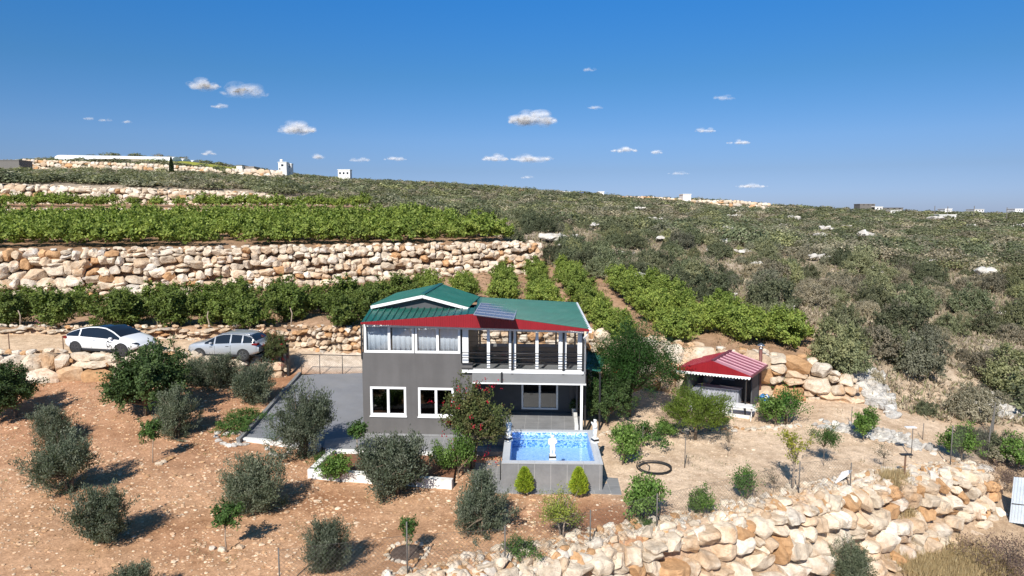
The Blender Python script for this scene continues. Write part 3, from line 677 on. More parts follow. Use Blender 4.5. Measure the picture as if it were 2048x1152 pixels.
# vineyard bushes in rows, nearest terrace
rv = random.Random(8)
G1 = 'leafy bushes in rows on the first terrace'
L1 = 'leafy light green bush in the rows of the terrace directly behind the house and road'
_t = 'first second third fourth fifth sixth seventh eighth ninth'.split(); ORD = ['nearest'] + _t[1:] + 'tenth eleventh twelfth thirteenth fourteenth fifteenth sixteenth seventeenth eighteenth nineteenth twentieth'.split() + ['twenty ' + q for q in _t] + ['thirtieth'] + ['thirty ' + q for q in _t]
def vrow(pts, fmt, h, wide, key='vine'):
    for i, (px, py) in enumerate(pts):
        plant(key, (fmt % (ORD[i].replace('nearest', 'first') if 'from the left' in fmt else ORD[i])).capitalize(), 'bush', loc=ghit(px, py, 38), h=h * rv.uniform(.9, 1.1), var=rv.randrange(5), group=G1, wide=wide * rv.uniform(.92, 1.08))
vrow([(-90, 655), (22, 653), (112, 655), (232, 655), (262, 652), (350, 654), (440, 650), (500, 656), (588, 642), (688, 656), (738, 640)], '%s bush from the left in the front vineyard line behind the dirt road', 2.25, 1.05, 'vinedark')
vrow([(-30, 636), (62, 630), (160, 632), (250, 636), (330, 632), (425, 628), (480, 622), (560, 622), (640, 625), (700, 622), (760, 616), (805, 606)], '%s bush from the left in the line at the foot of the tall wall', 2.2, 1.1, 'vinedark')
for pts, nm in [([(862, 600), (850, 588)], 'behind the left end of the green roof'), ([(932, 604), (925, 588)], 'behind the peak of the green roof'), ([(1005, 612), (1008, 592), (1008, 575)], 'above the solar panel'), ([(1088, 628), (1084, 608), (1080, 590), (1076, 574), (1070, 560)], 'above the right part of the green roof'),
                ([(1240, 694), (1212, 668), (1193, 646), (1176, 624), (1163, 606), (1151, 590), (1142, 576), (1132, 562)], 'just right of the green roof'), ([(1352, 690), (1332, 664), (1310, 644), (1290, 626), (1272, 610), (1256, 596), (1240, 582)], 'above the kiosk roof on its left'),
                ([(1402, 668), (1378, 648), (1356, 632), (1334, 616), (1314, 602)], 'above the kiosk roof peak'), ([(1502, 697), (1478, 676), (1454, 660), (1434, 644)], 'above the right end of the kiosk'), ([(1575, 702), (1546, 684)], 'at the far right beside the wild slope')]:
    vrow(pts, '%s vineyard bush of the row ' + nm, 2.05, .98)
G2 = 'bushes of the dense vineyard above the tall boulder wall'
for j in range(7):
    y0 = 64.5 + j * 3.6
    for i in range(40):
        x = -62 + i * 2.25 + rv.uniform(-.3, .3) + (j % 2) * 1.1; y = np.interp(x, W3x, W3y) - 60 + y0 - 1.5 + rv.uniform(-.4, .4)
        ed = np.interp(y, [68, 95], [2.4, -15]) - .5
        if x > ed or y > np.interp(x, W4x, W4y) - 1.8 or abs(x / y) > .80: continue
        if rv.random() < .05 and j == 0: continue
        plant('vinefar', (ORD[max(0, i - 4)].replace('nearest', 'first') + ' bush from the left in the front row of the dense vineyard') if j == 0 else 'light green bush inside the dense vineyard above the tall boulder wall', 'bush', loc=(x, y, zg(x, y)), h=rv.uniform(2.0, 2.6), var=rv.randrange(4), group=G2, wide=rv.uniform(.9, 1.1))
G3 = 'hedge row bushes below the uppermost terrace wall'
for i in range(44):
    x = -80 + i * 1.55; y = 98.5 + (x + 69) * .13 + rv.uniform(-.5, .5)
    if -58 < x < -46 and i % 2: continue
    if x > np.interp(y, [95, 118], [-15.5, -27.5]) - 1: continue
    plant('vinefar', 'green hedge bush on the narrow terrace below the uppermost wall', 'bush', loc=(x, y, zg(x, y)), h=rv.uniform(1.5, 2.1), var=rv.randrange(4), group=G3, wide=1.1)

# scrub on the hillsides: nearest bushes individually, the rest as one mass
rs = np.random.default_rng(77)
def scrub_ok(x, y):
    mB, mC, mD, mE, mC5, mF, _ = masks(x, y); w5 = np.interp(x, W5x, W5y)
    ed = np.interp(y, [64, 68, 95, 118, 121], [3.5, 4.6, -13.5, -25.5, -95])
    onT = (x < ed) & (y > 63) & (y < w5 + 1.5)
    u = x / y; py = 0
    vine = (y < 66) & (x < np.interp(y, [36, 42, 50, 60, 66], [17.5, 15.5, 12.5, 9.5, 5]))
    yard = (y < 36) & (x < 18.4) | (y < 33) & (x < np.interp(y, [20, 27, 33], [26, 20.5, 20.5]))
    def near(px, py, Y0, rx, ry):
        p = pt(px, py, Y0); return np.hypot((x - p[0]) / rx, (y - p[1]) / ry) < 1
    cl = near(430, 345, 268, 28, 14) | near(1290, 399, 262, 18, 14) | near(230, 330, 262, 24, 14)
    for a, b, Y0, w in ((45, 450, 226, 9), (450, 540, 228, 6), (990, 1085, 232, 6), (860, 985, 215, 4), (1380, 1540, 236, 6), (1200, 1365, 250, 8), (1865, 2060, 232, 7), (1715, 1810, 232, 5)):
        cl = cl | ((x / y * FPX * .994 + 1024 > a) & (x / y * FPX * .994 + 1024 < b) & (y > Y0 - w) & (y < Y0 + 2))
    side = (x > np.interp(y, [25, 27, 30, 33, 36], [24.5, 21.8, 21.4, 20.6, 18.6])) & (mF < .75) & (y < 48)
    return ((mC > .9) | side) & ~onT & ~vine & ~yard & ~cl
cand = []
y = 25.5
while y < 300:
    st = 2.65 + max(0, y - 68) * .008
    for x in np.arange(-.86 * y - 2, .86 * y + 4, st):
        xx = x + rs.uniform(-.5, .5) * st; yy = y + rs.uniform(-.5, .5) * st
        cand.append((xx, yy, st))
    y += st * (.92 if y < 120 else 1.25)
cand = np.array(cand); ok = scrub_ok(cand[:, 0], cand[:, 1]); cand = cand[ok]
# right-hand slope outside the fence

dens = vnoise(cand[:, 0], cand[:, 1], .09, 11); keep = rs.random(len(cand)) < np.where(dens > .3, .42, .86) * np.where(cand[:, 1] < 52, .85, 1)
cand = cand[keep]; cand = cand[np.argsort(np.hypot(cand[:, 0], cand[:, 1]))]
GS = 'wild scrub bushes on the slope right of the vineyard'
LS = ['rounded dark green scrub bush on the wild slope', 'olive green scrub bush on the wild slope', 'grey brown half dry scrub bush on the wild slope', 'deep green dense scrub bush on the wild slope', 'yellowish green scrub bush on the wild slope', 'brown dry scrub bush on the wild slope', 'grey green scrub bush on the wild slope']
near = [c for c in cand if abs(c[0] / c[1]) < .80][:290]; nearset = set(map(lambda c: (c[0], c[1]), near))
def kind_at(x, y):
    v = vnoise(x, y, .17, 21); w = vnoise(x, y, .05, 31) + (.6 if x > 18 and y < 90 else 0)
    p = np.array([.2, .2, .12 + .25 * max(0, w), .2, .1, .05 + .3 * max(0, w), .13]); p /= p.sum(); return rs.choice(7, p=p)
for x, y_, st in near:
    k = kind_at(x, y_); h = .7 + 2.1 * rs.random() ** 1.7 * (1.35 if rs.random() < .16 else 1) * (.75 if k in (2, 5) else 1)
    u_ = x / y_ * FPX * .99 + 1024; wh = ('close to the orange boulder wall' if y_ < 37 and u_ < 1850 else 'near the right edge' if u_ > 1850 else 'just right of the vineyard rows' if u_ < np.interp(y_, [36, 66], [1760, 1250]) else 'behind the end of the tall wall' if u_ < 1250 else 'in the middle of the slope') + (', far up' if y_ > 62 else ', half way up' if y_ > 48 else ', low down')
    plant('scrub%d' % k, LS[k].replace(' on the wild slope', '') + ' ' + wh, 'bush', loc=(x, y_, zg(x, y_) - .1), h=h, group=GS + ' (%s)' % LS[k].split(' scrub')[0], wide=rs.uniform(.72, .98))
for i, (px, py, h) in enumerate([(1105, 520, 1.9), (1135, 535, 2.3), (1160, 520, 2.0), (1180, 545, 2.6), (1210, 555, 2.2), (1240, 540, 2.4), (1275, 560, 2.0), (1150, 505, 2.2), (1195, 525, 2.6), (1330, 585, 2.3), (1370, 560, 2.2), (1420, 600, 2.4), (1300, 535, 2.4)]):
    c = ghit(px, py, 45); plant('scrub3' if i % 3 else 'scrub0', 'tall dark green bush beyond the right end of the tall boulder wall', 'bush', loc=(c[0], c[1], c[2] - .1), h=h, group='dark bushes at the end of the tall wall', wide=.95)
protoC = []
rest = [c for c in cand if (c[0], c[1]) not in nearset]
def lod(per_b, ll, lw, cols, seed, n):
    r = np.random.default_rng(seed); d = unit(r.normal(size=(n * 2, 3))); d = d[d[:, 2] > -.25][:n]
    ph = r.uniform(0, 6, 3); lm = 1 + .3 * np.sin(d[:, 0] * 4 + ph[0]) * np.sin(d[:, 1] * 4 + ph[1])
    P = d * (r.uniform(.55, 1.05, len(d)) * lm)[:, None] * [1.5, 1.5, 1.05]; P[:, 2] += .55
    N = unit(d + [0, 0, .35] + r.normal(0, .45, d.shape)); A = unit(np.cross(N, r.normal(size=d.shape))); W = unit(np.cross(A, N))
    V = quads(P - A * ll * .5, A, W, ll * r.uniform(.6, 1.3, len(d)), lw * r.uniform(.7, 1.3, len(d))); cols = np.array(cols)
    return V, np.repeat(cols[r.integers(0, len(cols), len(d))] * r.uniform(.7, 1.3, (len(d), 1)), 4, 0).reshape(len(d), 4, 3)
LOD = {(q, k, v): lod(0, ll, lw, SCOLS[k], 400 + k * 3 + v + q * 50, n) for q, (ll, lw, n) in enumerate([(.2, .13, 800), (.28, .19, 420), (.42, .3, 190)]) for k in range(7) for v in range(3)}
VV, CC = [], []
for x, y_, st in rest:
    q = 0 if y_ < 105 else 1 if y_ < 175 else 2
    k = kind_at(x, y_); V, C = LOD[(q, k, int(rs.integers(3)))]
    s = st * rs.uniform(.3, .62) * (1.3 if rs.random() < .12 else 1); s = min(s, 1.9 if y_ < 180 else 1.6) * (1.45 if rs.random() < .07 else 1) * (1.5 if y_ > 225 and rs.random() < .14 else 1); sz = s * rs.uniform(.6, 1.0) if y_ < 110 else min(s, 1.15) * rs.uniform(.55, 1.0)
    a = rs.uniform(0, 6.28); ca, sa = math.cos(a), math.sin(a)
    X = V[..., 0] * ca - V[..., 1] * sa; Yq = V[..., 0] * sa + V[..., 1] * ca
    VV.append(np.stack([X * s + x, Yq * s + y_, V[..., 2] * sz + zg(x, y_) - .1], -1).reshape(-1, 3).astype(np.float32)); CC.append((C * rs.uniform(.68, 1.3)).reshape(-1, 3).astype(np.float32))
V = np.concatenate(VV); nq = len(V) // 4; print('scrub stuff bushes', len(rest), 'quads', nq)
o = link('scrub', np_mesh('scrub', V, np.arange(nq * 4).reshape(nq, 4), M['leaf'], np.concatenate(CC)))
tag(o, 'dense wild scrub covering the far hillsides up to the skyline', 'scrub', kind='stuff')
# low dry undergrowth between the scrub and on the terraces
def tufts(n, fx, cols, name, label, hh=(.15, .4), mt='dry', cat='dry grass', lw=.03, seed=1, per=7, spread=.6):
    r = np.random.default_rng(seed); x, y = fx(r, n); n = len(x); z = zt(x, y)
    P = np.repeat(np.stack([x, y, z], 1), per, 0) + r.normal(0, .09, (n * per, 3)) * [1, 1, .1]
    A = unit(r.normal(0, spread, (n * per, 3)) + [0, 0, 1.0]); W = unit(np.cross(A, r.normal(size=A.shape)))
    V = quads(P, A, W, r.uniform(hh[0], hh[1], n * per), lw * (1 + np.repeat(y, per) / 60) * r.uniform(.6, 1.4, n * per))
    cols = np.array(cols); C = np.repeat(cols[r.integers(0, len(cols), n * per)] * r.uniform(.75, 1.2, (n * per, 1)), 4, 0)
    tag(link(name, np_mesh(name, V.reshape(-1, 3), np.arange(n * per * 4).reshape(-1, 4), M[mt], C)), label, cat, kind='stuff')
def fx1(r, n):
    y = r.uniform(33, 110, n); x = y * r.uniform(-.2, .8, n); k = scrub_ok(x, y); return x[k], y[k]
tufts(26000, fx1, [(.4, .34, .25), (.34, .28, .2), (.28, .23, .17), (.2, .2, .1), (.25, .2, .15)], 'undergrowth', 'low dry undergrowth between the scrub bushes', (.2, .5), seed=2, lw=.045, spread=.9)
def fx2(r, n):
    y = r.uniform(37, 66, n); x = r.uniform(-48, 18, n); w2 = np.interp(x, W2x, W2y); w3 = np.interp(x, W3x, W3y); k = (y > w2 + .8) & ((y < w3 - .6) | (x > 3)) & (vnoise(x, y, .4, 9) > -.2); return x[k], y[k]
tufts(7000, fx2, [(.36, .27, .16), (.3, .2, .12), (.24, .17, .1)], 'dry_grass', 'dry straw and grass under the bushes of the first terrace', (.08, .25), seed=3)
def fx3(r, n):
    a = r.normal(0, 1, (n, 2)); c = [ghit(1800, 985), ghit(1900, 1150, 8), ghit(1960, 1140, 8), ghit(1850, 1150, 8)]
    k = r.integers(0, 4, n); cc = np.array([(q[0], q[1]) for q in c])[k]; s = np.array([.28, .45, .5, .35])[k][:, None]
    p = cc + a * s; return p[:, 0], p[:, 1]
tufts(2600, fx3, [(.5, .38, .2), (.42, .3, .16), (.55, .44, .26)], 'straw_grass', 'tall straw coloured grass below the big boulder wall', (.18, .5), seed=4, lw=.012, per=8, spread=.3)

# white limestone outcrops in the scrub
WP = np.array([(.6, .58, .55), (.52, .5, .47), (.66, .63, .58)]); WW = [.4, .3, .3]
def outcrop(px, py, wpx, hpx, label, seed, n=7, name='limestone_outcrop'):
    c = ghit(px, py, 33); k = c[1] / FPX; rk = Rocks(seed, 2, WP, WW); r = rk.r
    for _ in range(n):
        dx = r.uniform(-.5, .5) * wpx * k; s = hpx * k * r.uniform(.4, .75); dy = r.uniform(-.5, .7) * s * 2
        rk.add((c[0] + dx, c[1] + dy, zg(c[0] + dx, c[1] + dy) + s * .3 + .25 + c[1] * .004), (s * r.uniform(1, 1.7), s, s * .6), None, blocky=.3, tilt=.3)
    tag(link(name, rk.mesh(name, M['whiterock'])), label, 'rock', 'white rock outcrops in the scrub')
for i, a in enumerate([(1275, 575, 40, 22), (1560, 462, 26, 8), (1660, 467, 40, 9), (1640, 482, 22, 12), (1735, 480, 22, 12), (1440, 492, 30, 8), (1970, 555, 40, 22), (1745, 590, 40, 10), (1640, 524, 40, 10), (1105, 488, 36, 16),
                       (1870, 445, 26, 8), (2040, 460, 30, 8), (1310, 448, 24, 6), (1180, 520, 20, 6), (1465, 440, 24, 5), (1825, 625, 30, 8), (1560, 575, 14, 8), (1950, 505, 24, 6), (1280, 425, 20, 5), (1460, 605, 16, 12), (1190, 460, 26, 5), (1380, 470, 18, 5)]):
    outcrop(*a, 'white limestone outcrop showing between the scrub bushes', 500 + i)
ro = random.Random(12)
for i in range(34):
    px = ro.uniform(1120, 2040); py = ro.uniform(425, 640) ** 1.0
    if px < 1500 and py > 520: continue
    w = ro.uniform(14, 40) * (py - 380) / 130; outcrop(px, py, w, w * ro.uniform(.2, .4), 'white limestone outcrop showing between the scrub bushes', 560 + i, 5)
def scree(pts, label, seed, n, s0):
    rk = Rocks(seed, 1, WP, WW); r = rk.r; P = np.array(pts, float)
    for _ in range(n):
        w = r.dirichlet(np.ones(len(P)) * .6); px, py = w @ P; c = pz(px, py, .6); c = ghit(px, py, 24); s = s0 * r.uniform(.4, 1.3)
        rk.add((c[0], c[1], c[2] + s * .25), (s * 1.3, s, s * .6), None, tilt=.5)
    tag(link('rock_scree', rk.mesh('rock_scree', M['whiterock'])), label, 'rocks', kind='stuff')
scree([(1700, 745), (1760, 740), (1775, 800), (1800, 845), (1735, 815), (1720, 760)], 'band of loose white rocks running down beside the orange boulder wall', 601, 420, .26)
scree([(1940, 800), (1990, 785), (2060, 800), (2060, 840), (2000, 840), (1930, 830)], 'patch of loose white rocks among the scrub at the right edge', 602, 420, .24)
scree([(1600, 850), (1700, 868), (1780, 878), (1880, 915), (1895, 905), (1800, 860), (1640, 838)], 'thin line of stones bounding the far side of the sandy yard', 603, 330, .15)

def fx4(r, n):
    x = r.uniform(-28, 19, n); y = r.uniform(17, 36, n); mB, mC, mD, mE, mC5, mF, _ = masks(x, y); k = (mC < .3) & (mF < .2) & (vnoise(x, y, .7, 14) > .35) & ~((x > -12) & (x < 5) & (y > 23.7)); return x[k], y[k]
tufts(2600, fx4, [(.3, .22, .12), (.2, .2, .08), (.36, .27, .16), (.14, .17, .06)], 'weeds', 'scattered dry weeds on the open soil of the yard', (.04, .14), seed=6, lw=.012, per=9, spread=.8, cat='weeds')
# ------------------------------------------------------------------ sheet helpers
def corr(mb, a, b, c, d, pitch=.27, amp=.03, rows=1, prof=((0, 0), (.34, 0), (.42, 1), (.58, 1), (.66, 0))):
    """ribs run from edge a-b to edge d-c"""
    a, b, c, d = map(Vector, (a, b, c, d)); n = (b - a).cross(d - a).normalized(); n = -n if n.z < 0 else n
    L = max((b - a).length, (c - d).length); k = max(1, round(L / pitch)); us = [((i + p) / k, h) for i in range(k) for p, h in prof] + [(1, 0)]
    vs = [];
    for j in range(rows + 1):
        v = j / rows
        for u, h in us: vs.append((a.lerp(b, u)).lerp(d.lerp(c, u), v) + n * amp * h)
    m = len(us); fs = [(j * m + i, j * m + i + 1, (j + 1) * m + i + 1, (j + 1) * m + i) for j in range(rows) for i in range(m - 1)]
    mb.add(vs, fs); return mb
def solid(o, t=.012):
    m = o.modifiers.new('thickness', 'SOLIDIFY'); m.thickness = t; m.offset = -1; return o
def beam(mb, p, q, w, h):
    p, q = Vector(p), Vector(q); d = (q - p).normalized(); s = d.cross(Vector((0, 0, 1)))
    s = s.normalized() if s.length > 1e-4 else Vector((1, 0, 0)); u = s.cross(d); s = s * w / 2; u = u * h / 2
    return mb.prism([p - s - u, p + s - u, p + s + u, p - s + u], q - p)
def wall_holes(mb, x0, x1, z0, z1, y0, y1, holes):
    xs = sorted({x0, x1} | {h[0] for h in holes} | {h[1] for h in holes}); zs = sorted({z0, z1} | {h[2] for h in holes} | {h[3] for h in holes})
    for zi in range(len(zs) - 1):
        run = None
        for xi in range(len(xs) - 1):
            cx, cz = (xs[xi] + xs[xi + 1]) / 2, (zs[zi] + zs[zi + 1]) / 2
            hole = any(h[0] < cx < h[1] and h[2] < cz < h[3] for h in holes)
            if not hole: run = (run[0], xs[xi + 1]) if run else (xs[xi], xs[xi + 1])
            if (hole or xi == len(xs) - 2) and run: mb.box(run[0], y0, zs[zi], run[1], y1, zs[zi + 1]); run = None
    return mb
def curtain(parent, x0, x1, z0, z1, y, seed=0, name='curtain'):
    r = random.Random(seed); n = 40; vs = []
    for j in (0, 1):
        for i in range(n + 1):
            x = x0 + (x1 - x0) * i / n; vs.append((x, y + .02 * math.sin(i * .62 + seed) + .006 * math.sin(i * 1.3), z0 if j == 0 else z1))
    mb = MB(); mb.add(vs, [(i, i + 1, n + 2 + i, n + 1 + i) for i in range(n)], True); return solid(mb.build(name, M['fabric'], parent), .004)
def window(parent, x0, x1, z0, z1, y, panes=2, fw=.07, d=.09, glass='glass', curt=(), name='window', cy=.14):
    mb = MB(); mb.box(x0, y - d / 2, z0, x1, y + d / 2, z0 + fw).box(x0, y - d / 2, z1 - fw, x1, y + d / 2, z1)
    mb.box(x0, y - d / 2, z0 + fw, x0 + fw, y + d / 2, z1 - fw).box(x1 - fw, y - d / 2, z0 + fw, x1, y + d / 2, z1 - fw)
    w = (x1 - x0 - 2 * fw) / panes
    for i in range(1, panes): c = x0 + fw + i * w; mb.box(c - fw * .55, y - d / 2 + .003, z0 + fw, c + fw * .55, y + d / 2 - .003, z1 - fw)
    o = mb.build(name, M['white'], parent, bevel=.006)
    for i in range(panes):
        a = x0 + fw + i * w; g = MB().box(a + .01, y - .004 + .01 * (i % 2), z0 + fw - .01, a + w - .01, y + .004 + .01 * (i % 2), z1 - fw + .01).build('pane', M[glass], o)
    for a, b, s in curt: curtain(o, x0 + (x1 - x0) * a, x0 + (x1 - x0) * b, z0 + .02, z1 - .01, y + cy, s)
    return o

# ------------------------------------------------------------------ the house
HO = Vector((-6.66, 29.8, 0)); HA = -R(3.5); ca, sa = math.cos(HA), math.sin(HA)
def toL(p): p = Vector(p) - HO; return Vector((p.x * ca + p.y * sa, -p.x * sa + p.y * ca, p.z))
def HL(px, py, yl=0.0):
    u, dy, dz = ray(px, py); nx, ny = -sa, ca       # local y axis in world
    t = (yl + HO.x * nx + HO.y * ny) / (u * nx + dy * ny); p = toL((u * t, dy * t, CAM_H + dz * t)); return p.x, p.z
def HR(px0, py0, px1, py1, yl=0.0):
    x0, z1 = HL(px0, py0, yl); x1, z0 = HL(px1, py1, yl); return x0, x1, z0, z1
def PL(px, py, Y): return toL(pt(px, py, Y))
house = thing('house', 'two storey grey house with green metal roof, red gable trim and white window frames', 'house', HO, HA)
xm = HL(922, 700)[0]; xr = HL(945, 760)[0]; XR = HL(1168, 740)[0]; zs0, zs1 = 2.74, 3.22; ZW = HL(800, 706)[1]; ZT = HL(800, 646)[1] + .02; F0 = .25; DEP = 7.0
w1 = HR(740, 773, 813, 832); w2 = HR(836, 775, 908, 834)
mb = MB(); wall_holes(mb, 0, xr, F0 - .3, ZW - .42, 0, .2, [w1, w2])
mb.box(0, 0.0, ZW - .42, xm, .2, ZW)
mb.box(0, .2, F0 - .3, .2, DEP, 5.35)
mb.box(.2, DEP - .2, F0 - .3, XR - .2, DEP, 2.74).box(.2, DEP - .2, 2.74, xm, DEP, 5.3)
mb.box(xr - .2, .2, .3, xr, 3.0, zs0 - .003)                      # left side of the porch
mb.box(XR - .2, 3.0, F0 - .3, XR, DEP, zs0)                        # side wall behind the porch
mb.build('wall', M['wallgrey'], house)
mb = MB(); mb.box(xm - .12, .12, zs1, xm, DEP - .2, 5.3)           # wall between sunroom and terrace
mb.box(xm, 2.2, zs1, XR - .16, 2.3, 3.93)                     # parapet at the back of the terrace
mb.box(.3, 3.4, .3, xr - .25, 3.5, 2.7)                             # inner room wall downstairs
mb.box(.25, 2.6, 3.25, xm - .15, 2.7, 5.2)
mb.build('inner_wall', M['darkgrey'], house)
MB().box(.2, .2, 2.9, xr, DEP - .2, zs1 - .02).build('upper_floor', M['slabgrey'], house)
MB().box(.2, .2, .28, xr - .2, DEP - .2, .33).build('ground_floor', M['slabgrey'], house)
mb = MB(); mb.box(xr, -.12, zs0 + .06, XR + .06, DEP - .2, zs1); mb.build('balcony_slab', M['slabgrey'], house)
mb = MB(); mb.box(xr, -.15, zs0, XR + .09, .0, zs0 + .057).box(xm + .03, -.14, zs1 + .003, XR - .02, .16, zs1 + .12); mb.build('white_trim', M['white'], house)
mb = MB(); c0 = HL(1004, 760)[0]; mb.box(HL(1002, 750)[0], -.155, zs0 + .05, HL(1006, 750)[0], -.125, zs1 + .05); mb.build('drain_spout', M['black'], house)
# lower windows
window(house, *w1, .06, 2, .1, .14, 'glass_dark', [(.1, .3, 1)], cy=.12); window(house, *w2, .06, 2, .1, .14, 'glass_dark', [(.6, .96, 2)], cy=-.02 + .15)
for a in (w1, w2): MB().box(a[0] - .03, -.06, a[2] - .05, a[1] + .03, .06, a[2] - .003).build('window_sill', M['white'], house)
o = MB().box(.08, -.012, F0 + .02, xr, 0.0, F0 + .0001 + .12).build('wall_base', M['paving'], house)
# sunroom windows with curtains
xa = HL(727, 680)[0] + .02; xmid = HL(829, 680)[0]
window(house, xa, xmid - .015, ZW, ZT, .05, 2, .1, .12, 'glass', [(.05, .47, 3), (.55, .97, 4)], cy=.12)
window(house, xmid + .015, xm - .03, ZW, ZT, .05, 2, .1, .12, 'glass', [(.06, .5, 5), (.54, .97, 6)], cy=.12)
mb = MB(); mb.box(-.03, -.03, ZW - .3, .03, .04, ZT).box(xmid - .012, -.02, ZW, xmid + .012, .1, ZT); mb.build('corner_strip', M['black'], house)
MB().box(.03, 2.2, ZW - .0, .2 - .003, 2.3, ZW + .01).build('sill_strip', M['white'], house)
# terrace glazing: white stiles, open lights
ztop = HL(1050, 655)[1] + .05; zb0 = zs1 + .12
def stile_frame(pxs, px0, px1, name='sliding_door'):
    mb = MB(); x0 = HL(px0, 700, .1)[0]; x1 = HL(px1, 700, .1)[0]
    mb.box(x0, .07, zb0, x1, .13, zb0 + .05).box(x0, .07, ztop - .09, x1, .13, ztop)
    for a, b in pxs: mb.box(HL(a, 700, .1)[0], .06, zb0 + .002, HL(b, 700, .1)[0], .14, ztop - .002)
    o = mb.build(name, M['white'], house, bevel=.005)
    for (a, b), (c, d) in zip(pxs[:-1], pxs[1:]): MB().box(HL(b, 700, .1)[0] - .01, .096, zb0 + .04, HL(c, 700, .1)[0] + .01, .104, ztop - .08).build('pane', M['glass_clear'], o)
stile_frame([(925, 937), (974, 980), (1018, 1024)], 925, 1024)
stile_frame([(1027, 1032), (1071, 1077), (1117, 1125)], 1027, 1125)
stile_frame([(1129, 1133), (1155, 1164)], 1129, 1164)
mb = MB(); xs_ = XR - .12
for y in (.25, 1.2, 2.15): mb.box(xs_ - .04, y, zs1, xs_ + .04, y + .12, 5.25)
mb.box(xs_ - .035, .25, zs1 + .003, xs_ + .035, 2.2, zs1 + .1).box(xs_ - .035, .25, 5.12, xs_ + .035, 2.2, 5.22); mb.build('side_window', M['white'], house)
mb = MB()
for z in (4.15, 4.4, 4.65, 4.9): mb.box(xm, 2.24, z, XR - .2, 2.26, z + .025)
for px in (960, 1018, 1033, 1112, 1131, 1150): x = HL(px, 680, 2.25)[0]; mb.box(x - .045, 2.21, 3.93, x + .045, 2.29, 5.3)
mb.build('back_railing', M['darkgrey'], house)
# balcony railing
mb = MB()
for py in (707, 717, 728, 738): z = HL(1045, py, -.1)[1]; mb.tube([(xm + .03, -.1, z), (XR - .02, -.1, z)], .021, 6)
rail = mb.build('balcony_railing', M['black'], house)
for px in (1024.5, 1127, 1166): x = HL(px, 700, -.1)[0]; MB().box(x - .045, -.13, zs1 - .04, x + .045, -.075, HL(px, 660, -.1)[1]).build('post', M['black'], rail)
# porch
PF = .62
mb = MB(); mb.box(xr, -1.15, -.05, XR, 3.0, PF); mb.build('patio_floor', M['paving'], house)
d0 = HR(1043, 762, 1116, 812, 2.85)
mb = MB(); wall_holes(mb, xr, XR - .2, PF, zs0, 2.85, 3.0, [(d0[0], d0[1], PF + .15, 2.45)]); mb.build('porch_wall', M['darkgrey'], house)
window(house, d0[0], d0[1], PF + .15, 2.45, 2.86, 2, .09, .12, 'glass_dark', [(.72, .95, 8)], name='porch_door')
x = HL(1152, 800, 2.0)[0]; MB().box(x, 2.0, PF, x + .08, 2.84, 2.6).box(XR - .55, 2.75, 1.2, XR - .22, 2.84, 2.3).build('porch_panel', M['wallgrey'], house)
cx = HL(1163, 800, -.08)[0]; MB().box(cx - .055, -.13, PF - .02, cx + .055, -.02, zs0).build('column', M['white'], house, bevel=.006)
MB().box(cx - .28, -.0, PF, cx - .12, 2.6, PF + .28).build('porch_side_curb', M['whitewash'], house)
# roof
FL = PL(722, 645, 29.35); FP = PL(955, 628, 28.95); FR = PL(1178, 659, 28.55); FLb = PL(722, 649, 29.35); FRb = PL(1178, 663.5, 28.55)
BL = PL(742, 614.5, 31.45); BK = PL(960, 596, 36.6); BR = PL(1152, 606, 36.9)
A0 = PL(845, 592, 31.1); A1 = PL(882, 570, 36.6); El0 = PL(742, 613.5, 31.1); El1 = El0 + (A1 - A0); VR0 = PL(938, 617, 31.1); VR1 = BK + Vector((-.02, 0, .01))
rid = lambda t: FP.lerp(BK, t); B2 = rid(.34)
mb = MB(); corr(mb, FL, FP, B2, BL, .3, .055); corr(mb, FP, BK, BR, FR, .42, .05); roof = solid(mb.build('roof', M['green_roof'], house), .015)
mb = MB(); up = Vector((0, 0, .05)); corr(mb, El0 + up, El1 + up, A1 + up, A0 + up, .42, .035); corr(mb, A0 + up, A1 + up, VR1 + up, VR0 + up, .42, .035)
solid(mb.build('upper_roof', M['green_roof'], house), .015)
mb = MB(); beam(mb, A0 + up * 1.6, A1 + up * 1.6, .22, .04); beam(mb, FP + Vector((0, 0, .03)), BK + Vector((0, 0, .03)), .2, .03); mb.build('ridge_cap', M['green_roof'], house)
mb = MB(); dn = Vector((0, -.03, -.02)); beam(mb, El0 + dn, A0 + dn, .06, .13); beam(mb, A0 + dn, VR0 + dn, .06, .13); mb.build('gable_trim', M['white'], house)
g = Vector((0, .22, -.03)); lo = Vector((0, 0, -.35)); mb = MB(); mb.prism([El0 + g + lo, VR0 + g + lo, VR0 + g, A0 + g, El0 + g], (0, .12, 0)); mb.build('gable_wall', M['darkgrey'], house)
mb = MB(); mm = FLb.lerp(FRb, (FP.x - FLb.x) / (FRb.x - FLb.x)); pr = ((0, 0), (.45, 0), (.55, 1), (.95, 1))
def vcorr(mb, a, b, c, d, pitch=.1, amp=.018):
    k = max(1, round((b - a).length / pitch)); us = [((i + p) / k, h) for i in range(k) for p, h in pr] + [(1, 0)]; o = Vector((0, -1, 0)); vs = []
    for v in (0, 1):
        for u, h in us: vs.append(a.lerp(b, u).lerp(d.lerp(c, u), v) + o * amp * h)
    m = len(us); mb.add(vs, [(i, i + 1, m + i + 1, m + i) for i in range(m - 1)])
fo = Vector((0, -.04, .02)); vcorr(mb, FLb + fo, mm + fo, FP + fo, FL + fo); vcorr(mb, mm + fo, FRb + fo, FR + fo, FP + fo); solid(mb.build('red_fascia', M['red_sheet'], house), .008)
mb = MB(); beam(mb, FR + Vector((.03, 0, .01)), BR + Vector((.03, 0, .01)), .12, .06); beam(mb, FR + Vector((.06, 0, -.1)), BR + Vector((.06, 0, -.1)), .1, .1); mb.build('gutter', M['white'], house)
